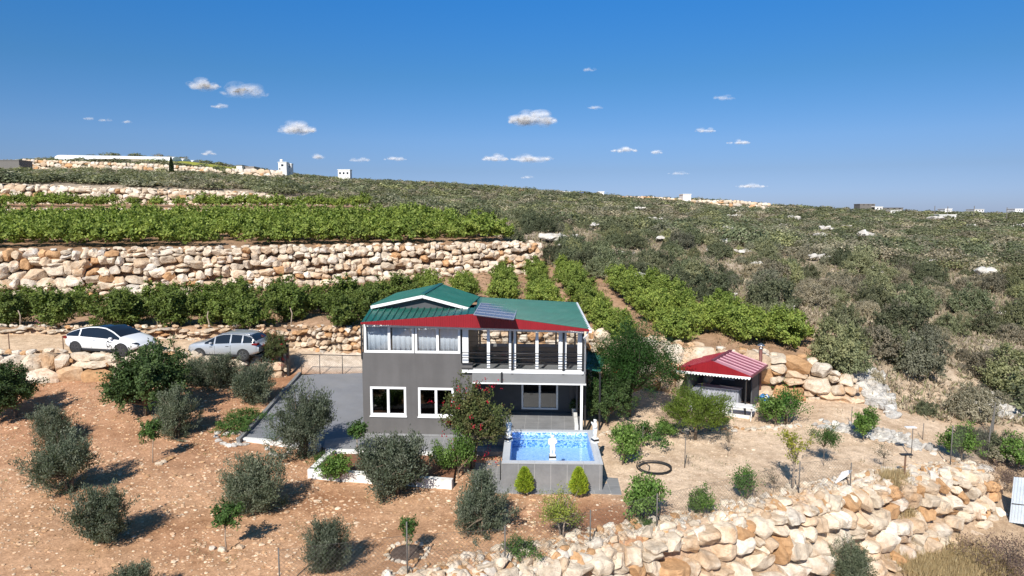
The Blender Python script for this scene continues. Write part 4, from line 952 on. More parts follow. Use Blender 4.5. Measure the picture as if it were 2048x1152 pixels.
mb = MB(); e = FR + Vector((-.05, .15, -.12)); mb.tube([e, e + Vector((-.02, 0, -.12)), e + Vector((-.15, .05, -.28)), Vector((XR + .04, .0, zs1 + 1.5)), Vector((XR + .04, 0, zs1))], .04, 8); mb.build('downpipe', M['white'], house)
mb = MB(); e = FR + Vector((-.02, .1, -.2)); beam(mb, FL + Vector((.1, .3, -.16)), FR + Vector((-.2, .3, -.16)), .08, .1); mb.build('eave_beam', M['white'], house)
# solar panel on the right hand slope
nR = (FR - FP).cross(BK - FP).normalized(); nR = nR if nR.z > 0 else -nR
def on_roof(px, py, off=.08):
    u, dy, dz = ray(px, py); o = toL((0, 0, CAM_H)); d = toL((u, dy, CAM_H + dz)) - o; return o + d * ((FP + nR * off - o).dot(nR) / d.dot(nR))
q = [on_roof(*a) for a in ((948, 629), (1027, 639), (1036, 612), (962, 606))]
mb = MB(); mb.prism(q, -nR * .035)
sp_ = mb.build('solar_panel', mat('solar_cells', (.09, .11, .2), .25, var=.2, vs=6, spec=.8), house)
mb = MB(); f = lambda a, b: q[0].lerp(q[1], a).lerp(q[3].lerp(q[2], a), b) + nR * .006
for a0, b0, a1, b1, w in [(0, 0, 1, 0, .05), (0, 1, 1, 1, .05), (0, 0, 0, 1, .05), (1, 0, 1, 1, .05)] + [(0, k / 5, 1, k / 5, .025) for k in range(1, 5)] + [(.5, 0, .5, 1, .015), (.25, 0, .25, 1, .01), (.75, 0, .75, 1, .01)]:
    beam(mb, f(a0, b0), f(a1, b1), w, .02)
mb.build('panel_frame', mat('aluminium', (.55, .56, .58), .35, .6), sp_)
# canopy beside the house
cn = thing('lean_to_canopy', 'small green metal lean-to roof on posts along the right side of the house', 'canopy', (3.6, 31.5, .3))
def wl_(o, p): return Vector(p) - o.location
a, b, c, d = [wl_(cn, p) for p in (pt(1171, 738, 30.6), pt(1200, 744, 30.6), pt(1214, 714, 34.5), pt(1176, 703, 34.5))]
mb = MB(); corr(mb, a, d, c, b, .27, .025); solid(mb.build('roof', M['green_roof'], cn))
for p in (b, c, a, d): MB().box(p.x - .04, p.y - .04, -.2, p.x + .04, p.y + .04, p.z - .02).build('post', M['black'], cn)
mb = MB(); mb.box(min(a.x, d.x) + .05, 1.6, -.1, c.x - .1, 1.8, 1.3); mb.build('back_panel', M['darkgrey'], cn)

# ------------------------------------------------------------------ driveway, walkway, walls of the beds
c4 = [pz(482, 879, .32), pz(745, 893, .28), pt(735, 755, 38.3), pt(602, 753, 38.0)]
def patch(name, c4, m, nx, ny, lift, thick=.0, label=None):
    c4 = [Vector(c) for c in c4]; V = []; F = []
    for j in range(ny + 1):
        for i in range(nx + 1):
            p = c4[0].lerp(c4[1], i / nx).lerp(c4[3].lerp(c4[2], i / nx), j / ny); V.append((p.x, p.y, max(zg(p.x, p.y), zg(p.x + .3, p.y), zg(p.x - .3, p.y)) + lift))
    F = [(j * (nx + 1) + i, j * (nx + 1) + i + 1, (j + 1) * (nx + 1) + i + 1, (j + 1) * (nx + 1) + i) for j in range(ny) for i in range(nx)]
    me = bpy.data.meshes.new(name); me.from_pydata(V, [], F); me.materials.append(M[m]); o = link(name, me); tag(o, kind='structure')
    mo = o.modifiers.new('t', 'SOLIDIFY'); mo.thickness = .12; mo.offset = -1; return o
patch('driveway', c4, 'drive', 24, 40, .05)
patch('apron', [pt(602, 753, 38.0), pt(735, 755, 38.3), pt(740, 705, 40.9), pt(585, 700, 40.9)], 'soilpale', 10, 8, .03) if False else None
def lowwall(name, label, pts, th, h, m='whitewash', z=None, sink=.15):
    o = thing(name, label, 'low wall', (pts[0][0], pts[0][1], 0)); mb = MB()
    for p, q in zip(pts[:-1], pts[1:]):
        P, Q = Vector(p) - o.location, Vector(q) - o.location; d = (Q - P).normalized(); s = Vector((-d.y, d.x, 0)) * th / 2
        P = P - d * th / 2; n = 8
        for k in range(n):
            a, b = P.lerp(Q, k / n), P.lerp(Q, (k + 1) / n); za, zb_ = (zg(*(Vector((c.x, c.y)) + Vector(o.location[:2]))) if z is None else z for c in (a, b))
            mb.add([(a.x - s.x, a.y - s.y, za - sink), (a.x + s.x, a.y + s.y, za - sink), (b.x + s.x, b.y + s.y, zb_ - sink), (b.x - s.x, b.y - s.y, zb_ - sink),
                    (a.x - s.x, a.y - s.y, za + h), (a.x + s.x, a.y + s.y, za + h), (b.x + s.x, b.y + s.y, zb_ + h), (b.x - s.x, b.y - s.y, zb_ + h)],
                   [(0, 1, 2, 3), (7, 6, 5, 4), (0, 4, 5, 1), (1, 5, 6, 2), (2, 6, 7, 3), (3, 7, 4, 0)])
    mb.build('blocks', M[m], o); return o
lowwall('white_curb_wall', 'low white wall along the front edge of the grey driveway', [pz(480, 884, .15), pz(640, 898, .15)], .22, .24, z=.12)
lowwall('driveway_curb', 'dark edged low wall along the left side of the driveway', [pz(478, 880, .35), pt(600, 755, 38.0)], .16, .2, 'slabgrey')
A_ = pz(624, 950, .1); B_ = pz(905, 972, .1); Cc = pz(662, 908, .2)
lowwall('planter_wall', 'low whitewashed wall around the flower bed in front of the house', [Cc, A_, B_], .24, .36, z=.0)
lowwall('walkway_curb', 'thin white curb between the flower bed and the tiled walkway', [pz(655, 900, .25), pz(905, 908, .25)], .14, .3, 'kerbpaint', z=.0)
mb = MB(); W0 = pz(645, 898, .25); mb.prism([(W0[0], W0[1] + .1, .05), (.1, 27.6, .05), (.3, 29.4, .05), (-6.6, 29.85, .05), (W0[0] - .2, 29.2, .05)], (0, 0, .21)); tag(mb.build('walkway', M['paving']), kind='structure')
mb = MB(); mb.prism([(A_[0] + .1, A_[1] + .1, -.1), (B_[0], B_[1] + .1, -.1), (-2.3, 27.5, -.1), (Cc[0] + .1, Cc[1] + .1, -.1)], (0, 0, .28)); tag(mb.build('bed_soil', M['soil']), kind='structure')
rk = Rocks(31, 2, pal=WP + .03, w=WW)
for px, py in [(432, 876), (438, 884), (447, 890), (458, 893), (470, 893), (481, 892), (492, 890), (436, 868), (452, 870), (466, 868), (478, 868)]:
    c = ghit(px, py); rk.add((c[0], c[1], c[2] + .05), (.16, .12, .1), None)
tag(link('stone_edging', rk.mesh('stone_edging', M['whiterock'])), 'ring of white stones at the corner of the driveway', 'stones')
rk = Rocks(32, 2, pal=WP + .03, w=WW)
for px, py in [(535, 900), (545, 910), (556, 915), (568, 915), (578, 908), (583, 900)]:
    c = ghit(px, py); rk.add((c[0], c[1], c[2] + .05), (.15, .12, .1), None)
tag(link('stone_edging', rk.mesh('stone_edging', M['whiterock'])), 'short arc of white stones below the driveway wall', 'stones')
rk = Rocks(33, 2); r = rk.r
for k in range(20):
    a = 6.28 * k / 20; c = ghit(815, 1106); rk.add((c[0] + .62 * math.cos(a), c[1] + .6 * math.sin(a), c[2] + .03), (r.uniform(.06, .12), .07, .06), None)
tag(link('stone_ring', rk.mesh('stone_ring', M['rock'])), 'ring of small stones around the sapling at the bottom centre', 'stones')
c = ghit(815, 1106); mb = MB(); mb.lathe([(.52, -.05), (.5, .02), (.2, .045), (.02, .05)], n=24); o = mb.build('dark_mulch', mat('mulch', (.09, .06, .045), .95, var=.3, vs=8, bs=.8, bscale=20)); o.location = c; tag(o, kind='structure')
rk = Rocks(34, 2); r = rk.r
for px, py in [(318, 930), (326, 926), (334, 922), (342, 918), (445, 1103), (425, 1100), (480, 1098)]:
    c = ghit(px, py); rk.add((c[0], c[1], c[2] + .03), (.15, .1, .09), None)
tag(link('stones', rk.mesh('stones', M['rock'])), 'few pale stones around the feet of the staked saplings', 'stones')
c0 = [(1200, 870), (1260, 862), (1330, 872), (1400, 858), (1470, 860), (1550, 858), (1600, 852)]
rk = Rocks(35, 2); r = rk.r
for (xa_, ya_), (xb_, yb_) in zip(c0[:-1], c0[1:]):
    for k in range(14):
        t = r.random(); c = ghit(xa_ + (xb_ - xa_) * t, ya_ + (yb_ - ya_) * t + r.normal(0, 2)); s = r.uniform(.06, .16); rk.add((c[0], c[1], c[2] + s * .3), (s * 1.3, s, s * .7), None)
tag(link('stone_edging', rk.mesh('stone_edging', M['whiterock'])), 'row of pale stones edging the bed in front of the kiosk', 'stones')

# ------------------------------------------------------------------ pool and statues
PO = Vector((-.38, 24.25, 0)); PA = -R(1.6)
pool = thing('swimming_pool', 'raised rectangular pool clad in grey tiles with blue mosaic lining', 'pool', PO, PA)
PW, PD, PH, CP = 3.72, 3.95, 1.05, .28
MB().box(.02, .02, 0, PW - .02, CP, PH - .04).build('front_wall', M['porcelain'], pool); MB().box(.02, PD - CP, 0, PW - .02, PD - .02, PH - .04).build('back_wall', M['porcelain'], pool)
MB().box(.017, CP + .001, 0, CP, PD - CP - .001, PH - .045).build('side_wall', M['porcelain_side'], pool); MB().box(PW - CP, CP + .001, 0, PW - .017, PD - CP - .001, PH - .045).build('side_wall', M['porcelain_side'], pool)
mb = MB(); mb.box(0, 0, PH - .038, PW, CP, PH).box(0, PD - CP, PH - .038, PW, PD, PH).box(0, CP, PH - .038, CP, PD - CP, PH).box(PW - CP, CP, PH - .038, PW, PD - CP, PH); mb.build('coping', M['coping'], pool)
i0, i1 = CP, PW - CP; j0, j1 = CP, PD - CP; zf = .38
mb = MB(); t = .012; mb.box(i0, j0, zf, i0 + t, j1, PH - .04).box(i1 - t, j0, zf, i1, j1, PH - .04).box(i0 + t, j0, zf, i1 - t, j0 + t, PH - .04).box(i0 + t, j1 - t, zf, i1 - t, j1, PH - .04); mb.build('mosaic_lining', M['mosaic'], pool)
mb = MB(); mb.box(i0, j0, zf - .1, i1, j1, zf); mb.build('pool_floor', M['mosaicf'], pool)
mb = MB(); mb.box(i0 + t, j1 - t - .008, .7, i1 - t, j1 - t - .002, .73); mb.build('white_band', M['white'], pool)
m, n, l, p = new_mat('pool_water'); n.remove(p)
tr = n.new('ShaderNodeBsdfTransparent'); tr.inputs[0].default_value = (.72, .86, .97, 1); gl = n.new('ShaderNodeBsdfGlossy'); gl.inputs['Roughness'].default_value = .02
bb = n.new('ShaderNodeBump'); bb.inputs['Strength'].default_value = .15; bb.inputs['Distance'].default_value = .02; l.new(noise(n, l, 5, 3), bb.inputs['Height']); l.new(bb.outputs[0], gl.inputs['Normal'])
lw_ = n.new('ShaderNodeLayerWeight'); lw_.inputs[0].default_value = .5; fr = n.new('ShaderNodeMath'); fr.operation = 'POWER'; fr.inputs[1].default_value = 4.5; l.new(lw_.outputs['Facing'], fr.inputs[0]); mx = n.new('ShaderNodeMixShader'); l.new(fr.outputs[0], mx.inputs[0]); l.new(tr.outputs[0], mx.inputs[1]); l.new(gl.outputs[0], mx.inputs[2]); l.new(mx.outputs[0], n['Material Output'].inputs[0])
M['water'] = m
wob = MB(); wob.add([(i0 + t, j0 + t, .9), (i1 - t, j0 + t, .9), (i1 - t, j1 - t, .9), (i0 + t, j1 - t, .9)], [(0, 1, 2, 3)]); wob.build('water', M['water'], pool)
MB().tube([(-.05, .1, .35), (-.05, .1, 1.15)], .02, 6).tube([(-.05, .1, 1.0), (-.05, .1, 1.2), (-.05, .1, 1.3)], .012, 5).build('corner_pipe', M['black'], pool)
mb = MB(); mb.prism([(-1.45, 24.0, -.1), (3.98, 23.85, -.1), (4.25, 28.3, -.1), (.3, 29.3, -.1), (-1.6, 28.1, -.1)], (0, 0, .135)); tag(mb.build('pool_paving', M['paving']), kind='structure')
def statue(loc, label, rot, pose=0, s=1.0):
    t = thing('statue', label, 'statue', loc, rot, 'white cherub statues around the pool', s)
    MB().box(-.13, -.11, 0, .13, .11, .06).build('base', M['statue'], t); MB().box(-.13, -.11, .06, .13, .11, .14).build('black_plinth', M['black'], t); MB().box(-.11, -.1, .14, .11, .1, .19).build('plinth', M['statue'], t)
    sx = 1 if pose % 2 == 0 else -1
    J = [(0, 0, .50, .085), (0, -.01, .62, .088), (0, 0, .74, .085), (0, 0, .80, .04), (0, -.01, .90, .082), (0, .0, .935, .075),
         (.05, 0, .47, .07), (.065, -.02, .34, .055), (.055, .01, .22, .04), (.06, -.05, .205, .03), (-.05, 0, .47, .07), (-.05, .0, .34, .055), (-.045, .02, .22, .04), (-.05, -.04, .205, .03),
         (.1, 0, .75, .04), (.15 * 1, -.03, .66, .036), (.08 * sx, -.11, .62, .03), (-.1, 0, .75, .04), (-.15, -.02, .65, .036), (-.11 if pose < 2 else -.17, -.08, .57 if pose < 2 else .8, .03)]
    E = [(0, 1), (1, 2), (2, 3), (3, 4), (4, 5), (0, 6), (6, 7), (7, 8), (8, 9), (0, 10), (10, 11), (11, 12), (12, 13), (2, 14), (14, 15), (15, 16), (2, 17), (17, 18), (18, 19)]
    me = bpy.data.meshes.new('figure'); me.from_pydata([j[:3] for j in J], E, []); me.materials.append(M['statue']); me.update()
    o = link('figure', me, t); sk = o.modifiers.new('skin', 'SKIN'); me_l = me.skin_vertices
    if not len(me_l):
        me.attributes.new if False else None
    o.modifiers.new('sub', 'SUBSURF').levels = 2; o.modifiers['sub'].render_levels = 2
    return t, o, J
def skin_radii(o, J):
    me = o.data
    if not len(me.skin_vertices):
        for ob in bpy.context.view_layer.objects: ob.select_set(False)
        bpy.context.view_layer.objects.active = o; o.select_set(True)
        bpy.ops.object.mode_set(mode='EDIT'); bpy.ops.mesh.customdata_skin_add(); bpy.ops.object.mode_set(mode='OBJECT')
    for i, j in enumerate(J): me.skin_vertices[0].data[i].radius = (j[3], j[3]); me.skin_vertices[0].data[i].use_root = (i == 0)
for px, py, z, lab, rot, pose in [(1105, 918, PH, 'white cherub statue standing on the front rim of the pool', 0, 0), (1190, 884, PH, 'white cherub statue on the right hand rim of the pool', -1.2, 2), (1017, 882, PH, 'white cherub statue on the left rim of the pool, half hidden by red blossom', .9, 1)]:
    t, o, J = statue(pz(px, py, z), lab, rot, pose); skin_radii(o, J)

# ------------------------------------------------------------------ gate, fence, posts
def wiremesh(mb, P, Q, h, gap=.12, r=.0028):
    P, Q = Vector(P), Vector(Q); L = (Q - P).length; n = int(L / gap); k = h / gap
    for i in range(-int(k), n + 1):
        for s in (1, -1):
            a, b = i * gap, i * gap + h; z0, z1 = 0, h
            if a < 0: z0 = -a; a = 0
            if b > L: z1 = h - (b - L); b = L
            if b <= a: continue
            if s < 0: z0, z1 = h - z0, h - z1
            p, q = P.lerp(Q, a / L) + Vector((0, 0, z0)), P.lerp(Q, b / L) + Vector((0, 0, z1)); mb.tube([p, q], r, 3, cap=False)
ga, gb = Vector(pt(603, 753, 37.9)), Vector(pt(740, 756, 38.3)); gate = thing('metal_gate', 'black framed wire mesh gate across the driveway entrance', 'gate', ga); h = 1.28
d = gb - ga; mb = MB(); up = Vector((0, 0, 1))
for z in (.04, .12, h): mb.tube([up * z, d + up * z], .025, 6)
for t in (0, .27, .6, .97): mb.tube([d * t + up * .04, d * t + up * h], .022, 6)
mb.build('frame', M['black'], gate); mb = MB(); wiremesh(mb, up * .1, d + up * .1, h - .12, .13, .003); mb.build('wire_mesh', M['steelpost'], gate)
for px, hh in ((577, 1.75), (566, 1.5)):
    c = ghit(px, 752 if px > 570 else 742, 30); t = thing('gate_post', 'black metal post beside the red bougainvillea, %s' % ('nearer the gate' if px > 570 else 'farther from the gate'), 'post', c); MB().box(-.07, -.07, -.1, .07, .07, hh).build('post', M['black'], t); MB().box(-.09, -.09, hh, .09, .09, hh + .04).build('cap', M['black'], t)
def fence(name, label, pts, h, hp, pr=.022, m='steelpost', gap=.13, mesh=True, wires=0):
    o = thing(name, label, 'fence', pts[0]); base = Vector(pts[0])
    for i, p in enumerate(pts): p = Vector(p) - base; MB().tube([p - Vector((0, 0, .2)), p + Vector((0, 0, hp[i] if hasattr(hp, '__len__') else hp))], pr, 6).build('post', M[m], o)
    mb = MB()
    for p, q in zip(pts[:-1], pts[1:]):
        p, q = Vector(p) - base, Vector(q) - base
        if mesh: wiremesh(mb, p + Vector((0, 0, .05)), q + Vector((0, 0, .05)), h, gap)
        for k in range(wires): z = h * (k + 1) / wires; mb.tube([p + Vector((0, 0, z)), q + Vector((0, 0, z))], .004, 3, cap=False)
        mb.tube([p + Vector((0, 0, h + .04)), q + Vector((0, 0, h + .04))], .004, 3, cap=False)
    mb.build('wire_mesh', M['steelpost'], o); return o
def gl_(px, py, lo=8): return Vector(ghit(px, py, lo))
def onz(x, y): return Vector((x, y, zg(x, y)))
fp = [gl_(560, 1185), gl_(815, 1152), gl_(1010, 1143), gl_(1180, 1100), gl_(1313, 1062), gl_(1597, 990), gl_(1700, 978)]
fence('chain_link_fence', 'see-through wire mesh fence on thin dark posts above the boulder wall', fp, 1.15, [1.25, 1.6, 1.3, 1.25, 1.25, 1.25, 1.0])
fp = [gl_(1808, 958), gl_(1905, 925), gl_(1985, 905)]
fp = [gl_(1900, 935), gl_(1975, 930), gl_(1985, 880)]
fence('wire_fence', 'tall mesh fence among the bushes at the right edge of the sandy yard', fp, 1.7, 1.8, gap=.1)
for px, py, tp, lab in [(20, 712, 665, 'leftmost rusty fence post on the edge of the dirt road'), (128, 713, 671, 'rusty fence post on the road edge behind the white car tail'), (235, 713, 672, 'rusty fence post in front of the white car door'), (349, 725, 684, 'rusty fence post between the two cars')]:
    c = ghit(px, py, 30); o = MB().tube([(0, 0, -.2), (0, 0, (py - tp) * c[1] / FPX)], .025, 6).build('fence_post', M['rust']); o.location = c; tag(o, lab, 'post', 'fence posts on the road edge')
for i, (px, py, hp) in enumerate([(40, 655, 35), (112, 655, 30), (210, 655, 32), (317, 658, 40), (420, 662, 38), (500, 665, 50), (582, 655, 40)]):
    c = ghit(px, py, 39); h = hp * c[1] / FPX; rr_ = random.Random(i); mb = MB(); mb.tube([(0, 0, -.2), (rr_.uniform(-.08, .08), 0, h * .4), (rr_.uniform(-.16, .16), 0, h * .7), (rr_.uniform(-.25, .25), 0, h)], [.05, .045, .04, .03], 6)
    o = mb.build('wooden_post', M['palebark']); o.location = c; tag(o, 'crooked grey wooden stake at the front of the first vineyard terrace', 'post', 'crooked stakes along the first vineyard')
for px, py, tp, lab in [(1369, 937, 872, 'thin stake standing alone left of the coiled hose'), (1180 + 100, 0, 0, '')][:1] + [(1285, 895, 850, 'thin pole beside the green mound right of the pool'), (1702, 850, 812, 'thin stake near the foot of the orange boulder wall'), (1845, 880, 845, 'thin post between white stones and scrub right of the sandy yard')]:
    c = ghit(px, py, 18); o = MB().tube([(0, 0, -.1), (.01, 0, (py - tp) * c[1] / FPX)], .016, 6).build('garden_stake', M['steelpost']); o.location = c; tag(o, lab, 'stake')
# lamp posts
c = ghit(1822, 918, 18); t = thing('solar_lamp', 'thin pole with a white solar lamp head at the far side of the sandy yard', 'lamp', c); h = 66 * c[1] / FPX
MB().tube([(0, 0, -.1), (0, 0, h)], .018, 6).build('pole', M['steelpost'], t); MB().box(-.32, -.1, h, .12, .1, h + .05).build('lamp_head', M['white'], t, bevel=.02)
c = ghit(1808, 962, 18); t = thing('lamp_post', 'dark post with a flat black lamp head above the boulder wall', 'lamp', c); h = 55 * c[1] / FPX
MB().tube([(0, 0, -.1), (0, 0, h)], .035, 8).build('pole', M['rust'], t); MB().box(-.2, -.08, h, .25, .1, h + .05).build('lamp_head', M['plastic_black'], t, bevel=.015)
# leaning white board, white metal sheet
c = ghit(1672, 972, 18); o = MB().prism([(-.12, 0, 0), (.35, .05, .28), (.62, .1, .52), (.5, .12, .52), (.22, .08, .46)], (.02, .03, .02)).build('white_board', M['white']); o.location = c; tag(o, 'white board lying tilted by the fence in the sandy yard', 'board')
a = ghit(2018, 1046, 18); b = pt(2062, 1050, a[1] - .7); mb = MB(); A3 = Vector(a); B3 = Vector(b); hh = 1.85
t = thing('metal_sheet', 'white ribbed metal sheet standing upright at the right edge beside the boulder wall', 'metal sheet', A3)
vcorr(mb, Vector((0, 0, 0)), B3 - A3, B3 - A3 + Vector((.12, .1, hh)), Vector((.12, .1, hh)), .12, .02); solid(mb.build('sheet', mat('pale_blue_white_sheet', (.62, .7, .78), .4), t), .01)
MB().tube([(.06, .0, hh * .42), tuple(B3 - A3 + Vector((.06, 0, hh * .42)))], .02, 6).build('crossbar', M['steelpost'], t)
rk = None
# coiled hose
c = ghit(1308, 938, 18); t = thing('coiled_hose', 'black irrigation hose coiled on the sand right of the pool', 'hose', c); mb = MB(); r_ = random.Random(3)
for k in range(5):
    rr0 = .66 + r_.uniform(-.05, .05); ox, oy = r_.uniform(-.05, .05), r_.uniform(-.05, .05); mb.tube([(ox + rr0 * math.cos(a / 20 * 6.283), oy + rr0 * .85 * math.sin(a / 20 * 6.283), .02 + k * .018 + zg(c[0] + ox + rr0 * math.cos(a / 20 * 6.283), c[1] + oy + rr0 * .85 * math.sin(a / 20 * 6.283)) - c[2]) for a in range(21)], .015, 6, cap=False)
mb.build('coil', M['rubber'], t); MB().tube([(-.62, .15, .06), (-.3, .5, .1), (-.15, .1, .08), (-.28, -.35, .06)], .014, 6).build('loose_end', M['rubber'], t)

M['pale_red'] = mat('pale_red_sheet', (.44, .2, .245), .35, var=.12, vs=2)  # kiosk's right roof slope alone: paler, pinker red than the left slope
# ------------------------------------------------------------------ the kiosk with the red roof
KO = Vector((11.5, 32.2, 0)); kf = Vector((-.9, .43, 0)); kg = Vector((.56, .83, 0)); kw, kd = 3.62, 3.0; KZ = zg(10, 34) + .02
kio = thing('garden_kiosk', 'small open garden kitchen with a red metal gable roof and white scalloped edge', 'kiosk', KO)
def K(a, b, z): v = kf * a + kg * b; return Vector((v.x, v.y, z))
ez, pkz, bz = 2.40, 2.98, 2.30
mb = MB(); corr(mb, K(0, 0, ez), K(0, kd, ez + .02), K(kw / 2, kd, pkz), K(kw / 2, 0, pkz), .5, .04, prof=((0, 0), (.9, 0), (.92, .6), (.97, .6), (.99, 0))); solid(mb.build('roof', M['pale_red'], kio, label='pale pinkish roof sheets on the right slope'))
mb = MB()
for k in range(1, 6): t_ = k / 6 + .01; beam(mb, K(0, kd * t_, ez + .06), K(kw / 2, kd * t_, pkz + .05), .045, .03)
mb.build('roof_ribs', mat('rib_red', (.2, .05, .08), .5), kio)
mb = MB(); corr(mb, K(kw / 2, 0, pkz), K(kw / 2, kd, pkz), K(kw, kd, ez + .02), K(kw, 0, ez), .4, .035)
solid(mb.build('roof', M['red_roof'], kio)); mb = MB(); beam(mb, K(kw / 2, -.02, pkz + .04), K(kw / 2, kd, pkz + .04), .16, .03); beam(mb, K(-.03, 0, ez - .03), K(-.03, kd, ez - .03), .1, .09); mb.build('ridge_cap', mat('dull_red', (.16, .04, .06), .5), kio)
mb = MB(); e_ = kg * -.03
vcorr(mb, K(0, -.03, bz), K(kw / 2, -.03, bz), K(kw / 2, -.03, pkz), K(0, -.03, ez), .12, .012); vcorr(mb, K(kw / 2, -.03, bz), K(kw, -.03, bz), K(kw, -.03, ez), K(kw / 2, -.03, pkz), .12, .012); solid(mb.build('red_gable', M['red_sheet'], kio), .008)
mb = MB(); n = 24
for i in range(n):
    a0, a1 = kw * i / n, kw * (i + 1) / n; mb.prism([K(a0, -.05, bz + .05), K(a1, -.05, bz + .05)] + [K(a1 + (a0 - a1) * k / 6, -.05, bz - .02 - .075 * math.sin(math.pi * k / 6)) for k in range(7)], -kg * .012)
mb.build('scalloped_trim', M['white'], kio)
def kbox(mb, a0, b0, z0, a1, b1, z1): return mb.prism([K(a0, b0, z0), K(a1, b0, z0), K(a1, b1, z0), K(a0, b1, z0)], (0, 0, z1 - z0))
for a, b in ((.25, .15), (.25, kd - .45), (kw - .55, .2), (kw - .55, kd - .5)): mb = MB(); kbox(mb, a - .03, b - .03, KZ - .2, a + .03, b + .03, 2.4); mb.build('post', M['black'], kio)
mb = MB(); kbox(mb, .3, kd - .5, KZ - .2, 1.45, kd - .42, 2.35); kbox(mb, 1.45, kd - .5, KZ - .2, 2.05, kd - .42, 1.55); kbox(mb, 2.05, kd - .5, KZ - .2, kw - .5, kd - .42, 2.35); kbox(mb, 1.45, kd - .5, 2.1, 2.05, kd - .42, 2.35); kbox(mb, kw - .56, .4, KZ - .2, kw - .5, kd - .5, 2.35)
kbox(mb, .25, 1.3, KZ - .2, .3, kd - .5, 2.35); mb.build('back_wall', M['darkgrey'], kio)
mb = MB(); kbox(mb, 1.43, kd - .55, 1.53, 2.07, kd - .5, 1.6); kbox(mb, 1.43, kd - .55, 2.06, 2.07, kd - .5, 2.13); kbox(mb, 1.43, kd - .55, 1.6, 1.5, kd - .5, 2.06); kbox(mb, 2.0, kd - .55, 1.6, 2.07, kd - .5, 2.06); mb.build('window', mat('window_grey', (.4, .45, .52), .5), kio)
mb = MB(); kbox(mb, .0, .0, KZ - .2, kw - .4, kd - .3, KZ + .04); mb.build('floor', M['whitewash'], kio)
cabm = mat('cabinet_grey', (.3, .31, .35), .5, var=.06)
ct = thing('kitchen_counter', 'row of pale grey cabinets inside the red roofed kiosk', 'counter', KO + K(.9, 1.3, KZ + .04))
def kb2(mb, a0, b0, z0, a1, b1, z1): o = K(.9, 1.3, 0); P = [K(a0, b0, z0) - o, K(a1, b0, z0) - o, K(a1, b1, z0) - o, K(a0, b1, z0) - o]; return mb.prism(P, (0, 0, z1 - z0))
mb = MB(); kb2(mb, .85, 1.15, 0, kw - .65, 1.7, .92); kb2(mb, kw - .95, .3, 0, kw - .62, 1.14, .92); mb.build('cabinets', cabm, ct)
mb = MB(); kb2(mb, .82, 1.1, .923, kw - .62, 1.74, .96); mb.build('worktop', mat('worktop', (.55, .55, .57), .35), ct)
mb = MB()
for k in range(7): a = .95 + k * .3; kb2(mb, a, 1.14, .06, a + .012, 1.147, .88)
mb.build('door_gaps', M['black'], ct)
fl_ = thing('chimney_flue', 'brown stove pipe with a dark cap rising behind the kiosk roof', 'chimney', KO + K(.35, kd + .15, 1.8)); h = 1.45
MB().tube([(0, 0, -1.5), (0, 0, h - .1)], .085, 12).build('pipe', mat('brown_pipe', (.14, .05, .04), .6), fl_); MB().lathe([(.1, h - .1), (.1, h + .02), (.03, h + .02)], n=12).lathe([(.21, h + .1), (.2, h + .13), (.03, h + .24)], n=14).tube([(.0, 0, h), (0, 0, h + .14)], .02, 5).build('cap', M['steel'], fl_)
tc_ = pz(1484, 810, .95); tb = thing('folding_table', 'white folding table with crossed legs at the front of the kiosk', 'table', (tc_[0], tc_[1], zg(tc_[0], tc_[1])), R(-25)); th = .95 - zg(tc_[0], tc_[1])
MB().box(-.62, -.35, th - .05, .62, .35, th).build('tabletop', M['white'], tb, bevel=.015)
for s in (-1, 1):
    for q_ in (-1, 1): MB().tube([(s * .45 - .0, q_ * .3, 0), (s * .45, -q_ * .28, th - .06)], .018, 6).build('leg', M['white'], tb)
c = ghit(1528, 806, 20); t = thing('blue_bag', 'crumpled blue and white bag against the boulders right of the kiosk', 'bag', c); mb = MB(); mb.ball((0, 0, .24), (.26, .16, .2), 12, 8)
r_ = random.Random(1); mb.v = [(x + r_.uniform(-.07, .07), y + r_.uniform(-.05, .05), z + r_.uniform(-.07, .07)) for x, y, z in mb.v]; mb.build('sack', mat('blue_plastic', (.03, .2, .55), .5), t); MB().ball((.05, -.15, .35), (.1, .06, .1), 8, 6).build('white_print', M['white'], t)
pp = toL(pz(1150, 834, PF)); t = thing('potted_plant', 'dark green plant in a tall pale pot at the right of the porch', 'plant', pz(1149, 832, PF)); MB().lathe([(.1, 0), (.14, .35), (.16, .38), (.12, .38)], n=14).build('pot', M['whitewash'], t)
V, F, C, _ = crown(9, (.28, .28, .25), .58, 26, 16, .2, .08, .04, DARK, up=.6); link('leaves', np_mesh('leaves', V, F, M['leaf'], C), t)

